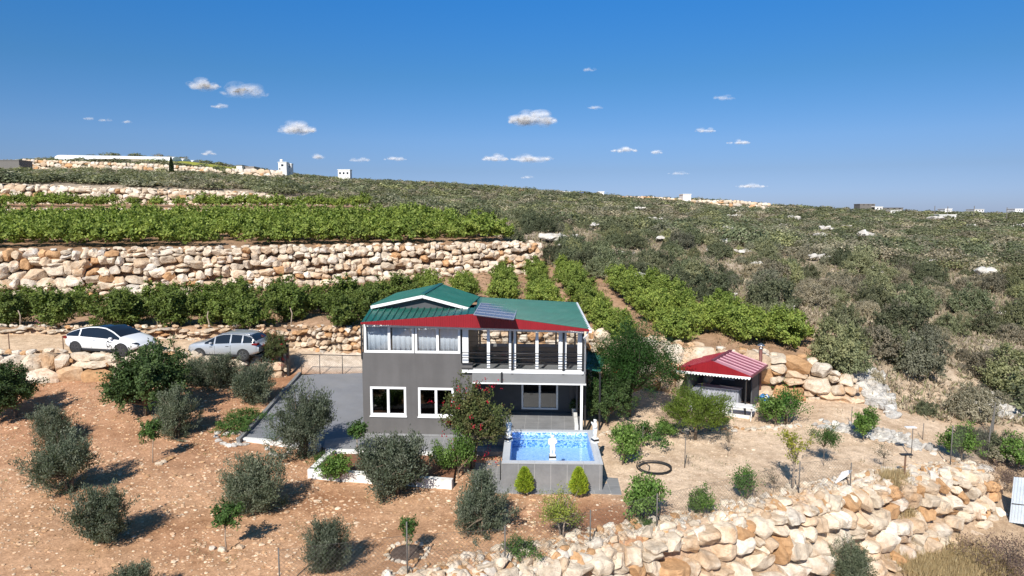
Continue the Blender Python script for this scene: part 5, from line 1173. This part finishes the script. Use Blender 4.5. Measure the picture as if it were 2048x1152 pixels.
# ------------------------------------------------------------------ cars
def car(name, label, loc, rot, L, W, prof, belt, wid, cab, paint, glassroof, wheel_x, wr, pillars, rails=False):
    o = thing(name, label, 'car', loc, rot); n = 56; xs = np.linspace(0, L, n); f = lambda tab, x: float(np.interp(x, [a for a, b in tab], [b for a, b in tab]))
    def sm(tab, x): return (f(tab, x - .05) + 2 * f(tab, x) + f(tab, x + .05)) / 4
    S = []
    for x in xs:
        zt_, zb_, wl2 = sm(prof, x), min(sm(belt, x), sm(prof, x) - .03), sm(wid, x) * W / 2; zb0_ = .3 + .18 * max(0, 1 - min(x, L - x) / .5) ; hcab = max(0, zt_ - zb_ - .08)
        wt = wl2 * (.93 - .34 * min(1, hcab / .5) * (.62)); ring = [(0, zb0_), (wl2 * .9, zb0_), (wl2 * .985, zb0_ + .08), (wl2, .58), (wl2 * .99, zb_ * .6 + .58 * .4), (wl2 * .955, zb_), (wt * .985 + .02, zt_ - .07 - .02 * min(1, hcab)), (wt * .93, zt_ - .035), (wt * .6, zt_ - .008), (0, zt_)]
        S.append([(x - L / 2, y, z) for y, z in ring] + [(x - L / 2, -y, z) for y, z in ring[-2:0:-1]])
    k = len(S[0]); V = [p for s in S for p in s]; body, glass = [], []
    for i in range(n - 1):
        xm_ = (xs[i] + xs[i + 1]) / 2
        for j in range(k):
            face = (i * k + j, i * k + (j + 1) % k, (i + 1) * k + (j + 1) % k, (i + 1) * k + j); jj = j if j < 9 else k - 1 - j
            hc = sm(prof, xm_) - sm(belt, xm_); g = False
            if jj == 5 and cab[0] < xm_ < cab[3] and hc > .16 and not any(abs(xm_ - p) < .045 for p in (pillars[2:] if glassroof else pillars)): g = True
            if jj in (7, 8) and (cab[2] < xm_ < cab[3] or cab[0] < xm_ < cab[1] or (glassroof and cab[0] < xm_ < cab[3])): g = True
            (glass if g else body).append(face)
    body += [tuple(range(k)), tuple((n - 1) * k + q for q in reversed(range(k)))]
    for nm, fs, m in (('body', body, paint), ('windows', glass, M['cardark'])):
        us = sorted({q for f_ in fs for q in f_}); ix = {q: e for e, q in enumerate(us)}; fs = [tuple(ix[q] for q in f_) for f_ in fs]; me = bpy.data.meshes.new(nm); me.from_pydata([V[q] for q in us], [], fs); me.materials.append(m); me.polygons.foreach_set('use_smooth', [len(q) == 4 for q in fs]); me.update(); link(nm, me, o)
    hw = W / 2
    for wx in wheel_x:
        for s in (-1, 1):
            x = wx - L / 2
            mb = MB(); mb.tube([(x, s * (hw * .80), wr + .02), (x, s * (hw + .004), wr + .02)], wr * 1.13, 24, smooth=False); mb.build('wheel_arch', M['plastic_black'], o)
            mb = MB(); mb.tube([(x, s * (hw - .2), wr), (x, s * (hw + .0), wr), (x, s * (hw + .02), wr)], [wr, wr, wr * .93], 24, smooth=False); w_ = mb.build('wheel', M['rubber'], o)
            mb = MB(); mb.tube([(x, s * (hw + .018), wr), (x, s * (hw + .026), wr)], wr * .16, 12)
            for a in range(5):
                t_ = a * 6.283 / 5 + .3; c_, s_ = math.cos(t_), math.sin(t_); mb.prism([(x + c_ * .03 - s_ * .03, s * (hw + .021), wr + s_ * .03 + c_ * .03), (x + c_ * .03 + s_ * .03, s * (hw + .021), wr + s_ * .03 - c_ * .03), (x + c_ * wr * .66 + s_ * .05, s * (hw + .021), wr + s_ * wr * .66 - c_ * .05), (x + c_ * wr * .66 - s_ * .05, s * (hw + .021), wr + s_ * wr * .66 + c_ * .05)], (0, s * .008, 0))
            for a in range(24):
                t0, t1 = a * 6.283 / 24, (a + 1) * 6.283 / 24; mb.add([(x + math.cos(t) * q, s * (hw + .024), wr + math.sin(t) * q) for t, q in ((t0, wr * .64), (t1, wr * .64), (t1, wr * .72), (t0, wr * .72))], [(0, 1, 2, 3)])
            mb.build('rim', M['rimgrey'] if glassroof else M['steel'], w_)
    mb = MB(); xw = cab[3] - L / 2 - .45
    for s in (-1, 1): MB().ball((xw, s * (hw + .06), f(belt, cab[3] - .4) + .07), (.11, .1, .07), 10, 6).build('wing_mirror', paint, o)
    for s in (-1, 1):
        zz = f(prof, L - .35) - .12; MB().prism([(L / 2 - .62, s * hw * .90, zz + .05), (L / 2 - .2, s * hw * .80, zz - .03), (L / 2 - .06, s * hw * .62, zz - .1), (L / 2 - .1, s * hw * .6, zz - .02), (L / 2 - .5, s * hw * .80, zz + .1)], (0, s * .045, .0)).build('headlight', M['cardark'] if glassroof else M['lamp'], o)
        zz = f(belt, .25) - .06; MB().box(-L / 2 + .02, min(s * hw * .62, s * hw * .95), zz - .08, -L / 2 + .34, max(s * hw * .62, s * hw * .95), zz + .04).build('tail_light', M['tail'], o)
    mb = MB(); mb.box(-L / 2 + wheel_x[0] + wr, -hw + .02, .22, -L / 2 + wheel_x[1] - wr, hw - .02, .34); mb.build('sill', M['plastic_black'], o)
    mb = MB()
    for x in pillars[:2]:
        for s in (-1, 1): mb.box(x - L / 2 - .004, min(s * hw * .97, s * (hw + .003)), .4, x - L / 2 + .004, max(s * hw * .97, s * (hw + .003)), f(belt, x) - .12)
    for x in pillars[:2]:
        for s in (-1, 1): mb.box(x - L / 2 + .12, min(s * (hw - .02), s * (hw + .012)), f(belt, x) - .2, x - L / 2 + .3, max(s * (hw - .02), s * (hw + .012)), f(belt, x) - .175)
    mb.build('door_line', M['plastic_black'], o)
    if rails:
        for s in (-1, 1): MB().tube([(cab[1] - L / 2 - .2, s * hw * .68, f(prof, cab[1]) - .04), (cab[1] - L / 2, s * hw * .69, f(prof, cab[1]) + .05), (cab[2] - L / 2 - .1, s * hw * .69, f(prof, cab[2]) + .05), (cab[2] - L / 2 + .15, s * hw * .68, f(prof, cab[2]) - .05)], .02, 6).build('roof_rail', M['steel'], o)
    o.scale = (.93, 1, .88) if rails else (1, 1, .93)
    return o
M['cardark'] = mat('car_glass', (.012, .014, .018), .06, var=.05, spec=.9); M['rimgrey'] = mat('rim_grey', (.09, .09, .095), .4, .6)
M['lamp'] = mat('lamp_glass', (.5, .52, .55), .15); M['tail'] = mat('tail_lamp', (.16, .01, .012), .2)
wp = mat('white_paint', (.78, .79, .8), .25, var=.01, coat=.6); gp = mat('silver_grey_paint', (.46, .48, .51), .28, .35, var=.02, coat=.6)
c = pt(225, 707, 37.2)
c = (c[0], 37.2, zg(c[0], 37.2) + .01)
wc = car('parked_car', 'white fastback car with dark glass roof parked on the dirt road', c, R(-13), 4.75, 1.92,
    [(0, .75), (.04, .98), (.12, 1.12), (.5, 1.3), (1.0, 1.48), (1.6, 1.6), (2.2, 1.63), (2.7, 1.58), (3.2, 1.39), (3.75, 1.08), (4.2, .95), (4.5, .83), (4.68, .68), (4.75, .5)],
    [(0, .7), (.2, 1.02), (1.2, 1.04), (2.4, .99), (3.6, .93), (4.1, .86), (4.5, .76), (4.75, .45)], [(0, .72), (.08, .84), (.3, .95), (.8, 1), (4.0, 1), (4.35, .93), (4.6, .8), (4.75, .6)],
    (.28, .95, 2.8, 3.72), wp, True, (.92, 3.85), .35, (1.95, 2.98, 1.2))
# the small black emblem on the white car's front door
mb = MB(); hw = .96; x0 = 3.05 - 2.375; r_ = random.Random(4)
for k in range(9):
    a = k * 0.7; cx_, cz_ = x0 + .12 * math.cos(a) * (.4 + .08 * k % 1), .68 + .17 * math.sin(a) ; s_ = .035 + .02 * r_.random(); mb.prism([(cx_ - s_, -hw - .004, cz_ - s_ * .6), (cx_ + s_ * .9, -hw - .004, cz_ - s_), (cx_ + s_ * .5, -hw - .004, cz_ + s_ * .8), (cx_ - s_ * .5, -hw - .004, cz_ + s_ * .5)], (0, -.003, 0))
mb.build('door_emblem', M['black'], wc)
c = (pt(455, 715, 37.6)[0], 37.9, 0); c = (c[0], c[1], zg(c[0], c[1]) + .01)
sc2 = car('parked_car', 'silver grey family car with roof rails parked behind the trees near the gate', c, R(174), 4.5, 1.84,
    [(0, .8), (.04, 1.05), (.18, 1.25), (.45, 1.52), (.9, 1.62), (1.6, 1.66), (2.2, 1.63), (2.6, 1.52), (3.3, 1.13), (3.8, 1.05), (4.2, .98), (4.42, .82), (4.5, .6)],
    [(0, .75), (.2, 1.1), (1.2, 1.08), (2.4, 1.02), (3.4, .98), (4.0, .9), (4.4, .8), (4.5, .5)], [(0, .78), (.08, .9), (.3, .97), (.8, 1), (3.8, 1), (4.1, .94), (4.35, .85), (4.5, .68)],
    (.2, .6, 2.35, 3.28), gp, False, (.88, 3.6), .34, (1.65, 2.65, .95), rails=True)

# ------------------------------------------------------------------ trees and shrubs of the yard
P_ = plant
P_('dark', 'dark leafy tree cut by the left edge of the photo', 'tree', 30, 835, 122, var=0, name='carob_tree', wide=1.0)
P_('olive', 'wide grey olive tree just right of the dark tree at the left edge', 'tree', 98, 888, 84, var=0, wide=1.15)
P_('olive', 'big dark olive tree in the left group, in the middle of three overlapping ones', 'tree', 140, 985, 118, var=1, wide=1.15)
P_('olive', 'olive tree in the lower left with a long shadow, nearest of three overlapping ones', 'tree', 205, 1086, 138, var=2, wide=.95)
P_('olive', 'olive tree cut off by the bottom edge at the lower left', 'tree', 272, 1205, 108, var=3, wide=.95)
P_('dark', 'large round dark green tree in front of the gap between the cars', 'tree', 290, 832, 148, var=1, wide=.98)
P_('olive', 'slim grey olive tree right beside the large round dark tree', 'tree', 355, 876, 106, var=4, wide=.85)
P_('sapling', 'thin sapling with sparse leaves above a few pale stones', 'young tree', 305, 926, 92, var=0, wide=.8)
P_('olive', 'bushy olive tree below the front wall of the driveway', 'tree', 520, 1020, 128, var=0, wide=1.1)
P_('sapling', 'round headed sapling with dark leaves and a detached shadow', 'young tree', 455, 1106, 108, var=1, wide=1.0)
P_('olive', 'olive tree near the bottom edge left of the stone ringed sapling', 'tree', 652, 1146, 130, var=2, wide=.85)
P_('sapling', 'small sapling inside the ring of stones at the bottom centre', 'young tree', 818, 1120, 96, var=0, wide=.72)
P_('olive', 'large dense olive tree in front of the house windows', 'tree', 795, 988, 160, var=3, wide=1.12)
P_('olive', 'olive tree just left of the pool front', 'tree', 962, 1070, 136, var=4, wide=.92)
P_('olive', 'tall airy olive tree standing before the grey driveway', 'tree', 610, 912, 132, var=1, wide=1.0)
P_('olive', 'low olive tree in front of the silver grey car', 'tree', 438, 776, 74, var=0, wide=1.15)
P_('olive', 'smaller olive tree to the right of the large round dark tree, before the car nose', 'tree', 395, 772, 62, var=2, wide=1.1)
P_('olive', 'grey olive tree left of the gate beside the red bougainvillea', 'tree', 514, 806, 104, var=3, wide=.95)
P_('sapling', 'light green small tree in the flower bed beside the driveway', 'young tree', 717, 912, 74, var=1, wide=1.15, name='ornamental_tree')
P_('shrub', 'leafy green shrub hanging over the planter wall', 'shrub', 683, 965, 58, var=0, wide=1.2)
P_('shrub', 'green shrub at the right end of the flower bed beside the bougainvillea', 'shrub', 880, 948, 60, var=1, wide=.8)
P_('cycad', 'spiky green plant before the white wall of the driveway', 'shrub', 548, 892, 42)
P_('mound', 'low green ground cover left of the driveway, farther clump', 'shrub', 492, 845, 26, wide=1.3)
P_('mound', 'low green ground cover left of the driveway, nearer clump', 'shrub', 466, 868, 28, wide=1.3)
P_('mound', 'low flowering plant at the left end of the planter', 'shrub', 640, 930, 22, wide=.8)
P_('bougain', 'big bougainvillea with crimson blossom climbing the house front by the porch', 'bougainvillea', 945, 938, 178, rot=.0, wide=.88)
P_('shrub', 'tall green climber at the foot of the bougainvillea', 'shrub', 918, 958, 92, var=1, wide=.62)
P_('thuja', 'bright yellow green conical thuja before the pool wall, left one', 'thuja', 1049, 992, 58, wide=1.05)
P_('thuja', 'yellow green conical thuja before the pool wall, right one behind the small tree', 'thuja', 1157, 996, 62, wide=1.0)
P_('spread', 'spreading yellowish green small tree in front of the pool', 'tree', 1125, 1078, 108, wide=1.0)
P_('shrub', 'loose green shrub right of the pool by the fence', 'shrub', 1285, 1036, 86, var=0, wide=1.0)
P_('shrub', 'dark green shrub against the rubble edge, left of the fan shaped one', 'shrub', 1405, 1034, 58, var=1, wide=.85)
P_('fan', 'bright green fan shaped shrub at the edge of the sandy yard', 'shrub', 1488, 1002, 68, wide=1.0)
P_('sparse', 'nearly bare greyish sapling beside the fan shaped shrub', 'young tree', 1545, 990, 68, wide=1.3)
P_('shrub', 'leafy small tree close to the right side of the pool', 'shrub', 1243, 930, 78, var=0, wide=.8, name='young_tree')
P_('mound', 'green bush on the stone edging right of the pool', 'shrub', 1290, 886, 38, wide=1.1)
P_('shrub', 'green bush behind the stone edging, nearer the kiosk', 'shrub', 1330, 872, 32, var=1, wide=1.5)
P_('pine', 'round bushy yellow green tree in front of the kiosk', 'tree', 1390, 880, 96, wide=1.1)
P_('sparse', 'thin sapling before the kiosk with few leaves', 'young tree', 1455, 915, 88, var=0, wide=.8)
P_('sparse', 'knee high sparse sapling on the sand next to the lone stake', 'young tree', 1377, 932, 30)
P_('yelsap', 'sapling with yellow leaves in the middle of the sandy yard', 'young tree', 1583, 985, 128, wide=1.0)
P_('fern', 'dark feathery sapling on the sandy yard', 'young tree', 1648, 932, 84, wide=.75)
P_('shrub', 'dark green small tree near the right foot of the boulder wall', 'shrub', 1728, 882, 62, var=1, wide=.95)
P_('sparse', 'small yellowish sapling left of the white solar lamp', 'young tree', 1765, 938, 64, wide=1.3)
P_('shrub', 'green shrub right of the kiosk posts', 'shrub', 1548, 854, 58, var=0, wide=1.1)
P_('fan', 'tall loose green shrub before the orange boulders', 'shrub', 1572, 850, 76, wide=.95)
P_('shrub', 'small green shrub left of the kiosk table', 'shrub', 1432, 862, 34, var=1, wide=1.3)
P_('poinciana', 'large feathery dark green tree with a few orange red flowers between house and kiosk', 'tree', 1258, 832, 182, wide=1.02, rot=.4)
P_('dark', 'dark leafy tree close to the right wall of the house', 'tree', 1212, 850, 118, var=1, wide=.72)
P_('shrub', 'dark green tree beside the mesh fence at the right edge', 'shrub', 1922, 922, 70, var=1, wide=.9)
P_('olive', 'dark green bush growing out of the boulder wall at the bottom', 'shrub', 1690, 1172, 88, var=1, wide=1.2, name='green_shrub')
P_('bougain', 'bougainvillea with red blossom behind the silver grey car at the gate', 'bougainvillea', 552, 750, 88, wide=.9)
P_('mound', 'small weed patch above the boulder wall near a fence post', 'shrub', 1040, 1112, 34, wide=1.0)
P_('mound', 'flat weed patch beside the rubble right of the spreading tree', 'shrub', 1290, 1052, 14, wide=1.4)
tree_proto('pink', 'pink_shrub', 180, .9, (.55, .4, .35), .5, 40, 20, .25, .07, .06, [(.6, .3, .34), (.7, .42, .44), (.5, .25, .25)], trunk=False, up=.3)
P_('pink', 'small pink flowering bush at the left behind the dirt road', 'shrub', 88, 652, 22)
tree_proto('purple', 'dry_bush', 181, 1.2, (.8, .8, .5), .5, 90, 30, .4, .06, .02, [(.17, .11, .1), (.13, .09, .085), (.2, .15, .12)], trunk=False, up=.4, spread=.5)
P_('purple', 'purplish brown dry bush below the white metal sheet', 'bush', 2010, 1150, 90, wide=1.3); P_('purple', 'brown dry bush at the bottom right corner', 'bush', 2052, 1195, 90, wide=1.3)
P_('purple', 'brown dry bush just behind the white metal sheet', 'bush', 1985, 968, 50, wide=1.3); P_('shrub', 'green bush behind the white metal sheet at the right edge', 'bush', 2035, 935, 60, var=1, wide=1.3); P_('purple', 'brown bush at the right edge above the metal sheet', 'bush', 2045, 985, 56, wide=1.3); P_('scrub2', 'grey scrub bush beyond the mesh fence on the right', 'bush', 1990, 915, 56, wide=1.1); P_('scrub0', 'green scrub bush right of the mesh fence', 'bush', 1955, 905, 50, wide=1.1)
P_('purple', 'brown bush on top of the boulder wall near the right end', 'bush', 1785, 1002, 38, wide=1.3)
P_('purple', 'purple grey low bush behind the stone edging left of the kiosk', 'bush', 1335, 838, 22, wide=1.6)

# ------------------------------------------------------------------ far buildings, greenhouse, walls, cypress
def far_house(px0, px1, pyt, pyb, Y, label, wc=(.75, .74, .71), wins=(), depth=6, roof=None, name='white_house', cat='house', tank=False):
    if Y < 0:
        g_ = ghit((px0 + px1) / 2, pyb, 120, 340); Y = g_[1]
    a = Vector(pt(px0, pyb, Y)); b = Vector(pt(px1, pyb, Y)); top = pt(px0, pyt, Y)[2]; o = thing(name, label, cat, a); w = (b - a).x; h = top - a.z
    m = mat('far_wall', wc, .8, var=.05); MB().box(0, 0, -2.5, w, depth, h).build('wall', m, o)
    MB().box(-.15, -.15, h, w + .15, depth + .15, h + .22).build('roof', mat('far_roof', roof or wc, .7), o)
    for (x0, x1, z0, z1) in wins: MB().box(w * x0, -.05, h * z0, w * x1, -.002, h * z1).build('window', M['cardark'], o)
    if tank: MB().lathe([(.5, h + .2), (.5, h + 1.1), (.3, h + 1.2)], w * .25, depth * .5, 12).build('water_tank', m, o)
    return o
far_house(557, 573, 325, 342, 240, 'white two storey house on the skyline left of centre', depth=2.5, wins=[(.35, .65, .55, .8), (.1, .25, .15, .35)], tank=True)
far_house(575.5, 583, 328, 340, 243, 'narrow white building beside the two storey house on the skyline', depth=2, wins=[(.4, .6, .4, .6)], name='white_building', cat='building')
far_house(676, 700, 340, 352, 245, 'small flat white house on the skyline right of the two storey one', depth=3, wins=[(.1, .25, .3, .65), (.4, .55, .3, .65), (.72, .87, .3, .65)])
far_house(473, 484, 331, 338, 262, 'tiny white house with a dark roof beyond the yellow field', roof=(.1, .1, .1)); far_house(484, 508, 334, 338, 264, 'low long shed next to the tiny white house beyond the field', wc=(.3, .26, .24), name='shed', cat='shed')
far_house(1120, 1141, 384, 393, 255, 'small white building on the skyline right of centre', name='white_building', cat='building', wins=[(.3, .4, .2, .6), (.6, .7, .2, .6)])
far_house(1156, 1166, 386, 391, 255, 'small bright blue tank on the skyline', wc=(.04, .12, .5), name='blue_tank', cat='tank', depth=3)
far_house(1197, 1208, 384, 388, 262, 'tiny white building left of the ochre field', name='white_building', cat='building')
far_house(1366, 1382, 389, 396, 262, 'white hut at the right end of the ochre field', name='white_hut', cat='hut')
far_house(-30, 38, 321, 325, 215, 'dark flat roofed open building at the far left skyline', wc=(.15, .14, .13), roof=(.2, .19, .18), name='dark_pavilion', cat='building')
for i, (a, b, t_, bt, c_, rf, lab) in enumerate([(1720, 1750, 408.5, 411, (.14, .13, .12), (.25, .22, .2), 'dark roofed house on the right skyline, raised above the others'), (1743, 1765, 414, 420, (.7, .69, .66), None, 'white house just below the dark roofed one'),
        (1766, 1806, 416, 418.5, (.16, .15, .14), (.12, .11, .1), 'long dark shelter on the right skyline'), (1780, 1802, 421, 428, (.7, .69, .66), None, 'white building under the long dark shelter'),
        (1878, 1912, 430, 438, (.68, .67, .64), None, 'long white building among trees at the right'), (1890, 1904, 418, 423, (.72, .72, .72), None, 'small white house on the right skyline between poles'), (1948, 1968, 419, 423, (.62, .62, .62), (.5, .5, .5), 'grey roofed house on the right skyline'),
        (2030, 2046, 418, 423, (.7, .7, .7), None, 'white house at the right edge of the skyline')]):
    far_house(a, b, t_, bt, -1, lab, wc=c_, roof=rf, wins=[(.2, .3, .3, .7), (.5, .62, .3, .7), (.78, .9, .3, .7)])
a = Vector(pt(110, 327, 250)); b = Vector(pt(345, 327, 262)); gh = thing('greenhouse', 'long white plastic greenhouse tunnels on the left skyline', 'greenhouse', a); wd = (b - a); mb = MB()
mw = mat('greenhouse_film', (.75, .77, .78), .4)
for k in range(3):
    mb = MB(); n = 10; off = Vector((0, k * 8.0, 0)); e0 = wd * (0.0 if k else .0); vs = []
    for s in (0, 1):
        for i in range(n + 1): t = math.pi * i / n; vs.append(off + (wd if s else e0) + Vector((0, -4 * math.cos(t) + 4, (1.5 if i in (0, n) else 1.5 + 1.5 * math.sin(t)) if True else 0)) + Vector((0, 0, 0.4 - .6 * s)))
    mb.add(vs, [(i, i + 1, n + 2 + i, n + 1 + i) for i in range(n)] + [tuple(range(n, -1, -1)), tuple(range(n + 1, 2 * n + 2))], False)
    mb.add([off, off + Vector((0, 8, 0)), off + wd + Vector((0, 8, 0)), off + wd] + [off + Vector((0, 0, 1.9)), off + Vector((0, 8, 1.9)), off + wd + Vector((0, 8, 1.3)), off + wd + Vector((0, 0, 1.3))], [(0, 3, 7, 4), (1, 5, 6, 2), (0, 4, 5, 1), (3, 2, 6, 7)])
    mb.build('tunnel', mw, gh)
p = wd * .74; MB().box(p.x, p.y - .4, -1, p.x + 4.5, p.y - .1, 1.2).build('blue_panel', mat('blue_sheet', (.03, .1, .5), .5), gh)
# far rock walls
def far_wall(pts, h, Y, label, seed, size=1.3):
    W = [pt(px, py, Y) for px, py in pts]; xs = [p[0] for p in W]; zs = [p[2] for p in W]
    fz = lambda x, y: float(np.interp(x, xs, zs)); hs = lambda x: float(np.interp(x, xs, h)) if hasattr(h, '__len__') else h
    rock_wall('far_boulder_wall', label, xs, [Y] * len(xs), lambda x, y: fz(x, y) - 1.5, lambda x, y: fz(x, y) + hs(x), size, .15, seed, 1, .2, matn='rockfar', caps=False)
far_wall([(50, 333), (150, 336), (300, 344), (420, 346), (445, 350)], [2.4, 2.2, 2.6, 1.8, 1.0], 226, 'long pale boulder wall under the greenhouse on the left skyline', 41)
far_wall([(455, 346), (500, 346), (565, 350)], 1.4, 228, 'broken line of pale wall below the yellow field', 42)
far_wall([(998, 396), (1048, 396), (1052, 394), (1078, 395)], [2.8, 2.6, 1.0, .8], 232, 'tall block of pale boulder wall on the skyline at the centre', 43)
far_wall([(862, 394), (900, 396), (985, 394)], 1.3, 215, 'low pale wall in the scrub left of the central boulder block', 44)
far_wall([(1385, 408), (1460, 412), (1537, 416)], [1.4, 2.0, 1.6], 236, 'long pale boulder wall on the skyline right of the ochre field', 45)
far_wall([(1205, 397), (1290, 399), (1360, 402)], [.9, 1.1, .9], 250, 'thin pale wall along the foot of the ochre field', 46)
c = ghit(343, 347, 150); c = (pt(343, 340, 205)[0], 205, zg(pt(343, 340, 205)[0], 205)); t = thing('cypress', 'single slim dark cypress on the left skyline', 'tree', c)
r = np.random.default_rng(5); n = 900; h = (pt(343, 318, 205)[2] - c[2]); z = r.random(n); a = r.uniform(0, 6.28, n); rad = .5 * np.sin(np.clip(z, .03, 1) ** .6 * math.pi) ** .8 * r.uniform(.5, 1.1, n)
P = np.stack([rad * np.cos(a), rad * np.sin(a), z * h], 1); A = unit(np.stack([np.cos(a) * .3, np.sin(a) * .3, np.ones(n)], 1)); V = quads(P, A, unit(np.cross(A, r.normal(size=(n, 3)))), np.full(n, .7), np.full(n, .35))
link('crown', np_mesh('crown', V.reshape(-1, 3), np.arange(n * 4).reshape(n, 4), M['leaf'], np.tile([(.03, .045, .02)], (n * 4, 1))), t); MB().tube([(0, 0, -.5), (0, 0, h * .5)], .15, 6).build('trunk', M['bark'], t)
for i, (px, pb, pt_) in enumerate([(1590 * 1 + 279, 425, 412), (1900 - 5, 425, 413), (1948, 424, 412), (2013, 432, 415)]):
    q = pt(px, pb, 238); o = MB().tube([(0, 0, -4), (0, 0, (pb - pt_) / FPX * 238)], .12, 5).build('utility_pole', M['steelpost']); o.location = q; tag(o, 'thin utility pole among the far houses on the right skyline', 'pole', 'utility poles on the right skyline')

# ------------------------------------------------------------------ clouds
m, n, l, p = new_mat('cloud_vapour'); n.remove(p); lw = n.new('ShaderNodeLayerWeight'); lw.inputs[0].default_value = .5
d_ = n.new('ShaderNodeBsdfDiffuse'); d_.inputs[0].default_value = (.8, .8, .82, 1); cn_ = n.new('ShaderNodeCombineXYZ'); cn_.inputs[0].default_value = -_l.x; cn_.inputs[1].default_value = -_l.y; cn_.inputs[2].default_value = -_l.z; l.new(cn_.outputs[0], d_.inputs['Normal']); tl_ = n.new('ShaderNodeBsdfTranslucent'); tl_.inputs[0].default_value = (.95, .95, .97, 1); ad = n.new('ShaderNodeMixShader'); ad.inputs[0].default_value = .35
l.new(d_.outputs[0], ad.inputs[1]); l.new(tl_.outputs[0], ad.inputs[2]); tt = n.new('ShaderNodeBsdfTransparent')
oi = n.new('ShaderNodeObjectInfo'); fac = n.new('ShaderNodeMath'); fac.operation = 'SUBTRACT'; fac.inputs[0].default_value = 1; l.new(lw.outputs['Facing'], fac.inputs[1])
pw = n.new('ShaderNodeMath'); pw.operation = 'POWER'; pw.inputs[1].default_value = 1.5; l.new(fac.outputs[0], pw.inputs[0])
nn = noise(n, l, .03, 5, .65); ns = ramp(n, l, nn, [(.35, 0), (.65, 1)]); m1 = n.new('ShaderNodeMath'); m1.operation = 'MULTIPLY'; l.new(pw.outputs[0], m1.inputs[0]); l.new(ns, m1.inputs[1])
sc_ = n.new('ShaderNodeSeparateColor'); l.new(oi.outputs['Color'], sc_.inputs[0]); m2 = n.new('ShaderNodeMath'); m2.operation = 'MULTIPLY'; l.new(m1.outputs[0], m2.inputs[0]); l.new(sc_.outputs[0], m2.inputs[1])
mx = n.new('ShaderNodeMixShader'); l.new(m2.outputs[0], mx.inputs[0]); l.new(tt.outputs[0], mx.inputs[1]); l.new(ad.outputs[0], mx.inputs[2]); l.new(mx.outputs[0], n['Material Output'].inputs[0]); M['cloud'] = m
def cloud(px, py, w, h, op, label, seed):
    D = 2600; k = D / FPX; c = Vector(pt(px, py, D)); mb = MB(); r = random.Random(seed); npf = int(16 + w * .28)
    for _ in range(npf):
        u = r.uniform(-1, 1); s = (1 - u * u * .75); s *= r.uniform(.45, 1)
        rr_ = h * k * .42 * s; z = (-h * .25 + r.random() ** 1.5 * h * .5 * s) * k
        mb.ball((u * w * k * .46, r.uniform(-.3, .3) * h * k, z + u * 0), (rr_ * r.uniform(1.1, 1.8), rr_, rr_ * .8), 14, 9)
    o = mb.build('cloud', M['cloud']); o.location = c; o.color = (op, op, op, 1); tag(o, label, 'cloud', 'small clouds'); return o
for i, (px, py, w, h, op, lab) in enumerate([(405, 168, 66, 26, .4, 'small white cloud high at the left, farther left of two'), (488, 180, 84, 34, .22, 'faint ragged cloud beside the high left cloud'), (440, 211, 36, 12, .25, 'faint wisp below the pair of high left clouds'), (594, 254, 74, 32, .45, 'bright oval cloud left of centre'),
    (1065, 234, 88, 40, .55, 'largest bright cloud right of centre'), (990, 315, 52, 20, .4, 'small slanting cloud low near the centre, left of two'), (1066, 314, 84, 24, .4, 'long low cloud near the centre, right of two'), (1250, 298, 52, 16, .4, 'small flat cloud low right of centre'), (1313, 303, 24, 12, .25, 'tiny cloud right of the small flat one'),
    (1412, 259, 40, 14, .35, 'small cloud in the right half above the far wall'), (1447, 194, 44, 14, .15, 'very faint wisp high in the right half'), (1478, 283, 48, 13, .35, 'small flat cloud in the right half, rightmost of the middle height ones'), (1503, 370, 62, 14, .35, 'pale cloud just above the right skyline'), (1357, 345, 44, 11, .2, 'faint cloud low above the ochre field'),
    (720, 318, 40, 14, .25, 'faint cloud above the small flat white house'), (790, 316, 44, 13, .3, 'little cloud low left of the centre'), (417, 305, 26, 13, .35, 'tiny cloud just above the left skyline'), (176, 236, 26, 9, .18, 'faint speck of cloud at the far left'), (210, 239, 28, 9, .14, 'second faint speck of cloud at the far left'),
    (254, 243, 20, 8, .2, 'rightmost faint speck of cloud at the left'), (1191, 213, 30, 12, .22, 'faint small cloud right of the largest one'), (1180, 138, 26, 12, .14, 'very faint wisp high near the centre'), (637, 312, 22, 16, .2, 'tiny faint cloud above the skyline left of centre'), (1055, 354, 26, 8, .2, 'tiny pale cloud low over the central skyline')]):
    cloud(px, py, w * 1.1, h, min(1, op * .65), lab, 700 + i)
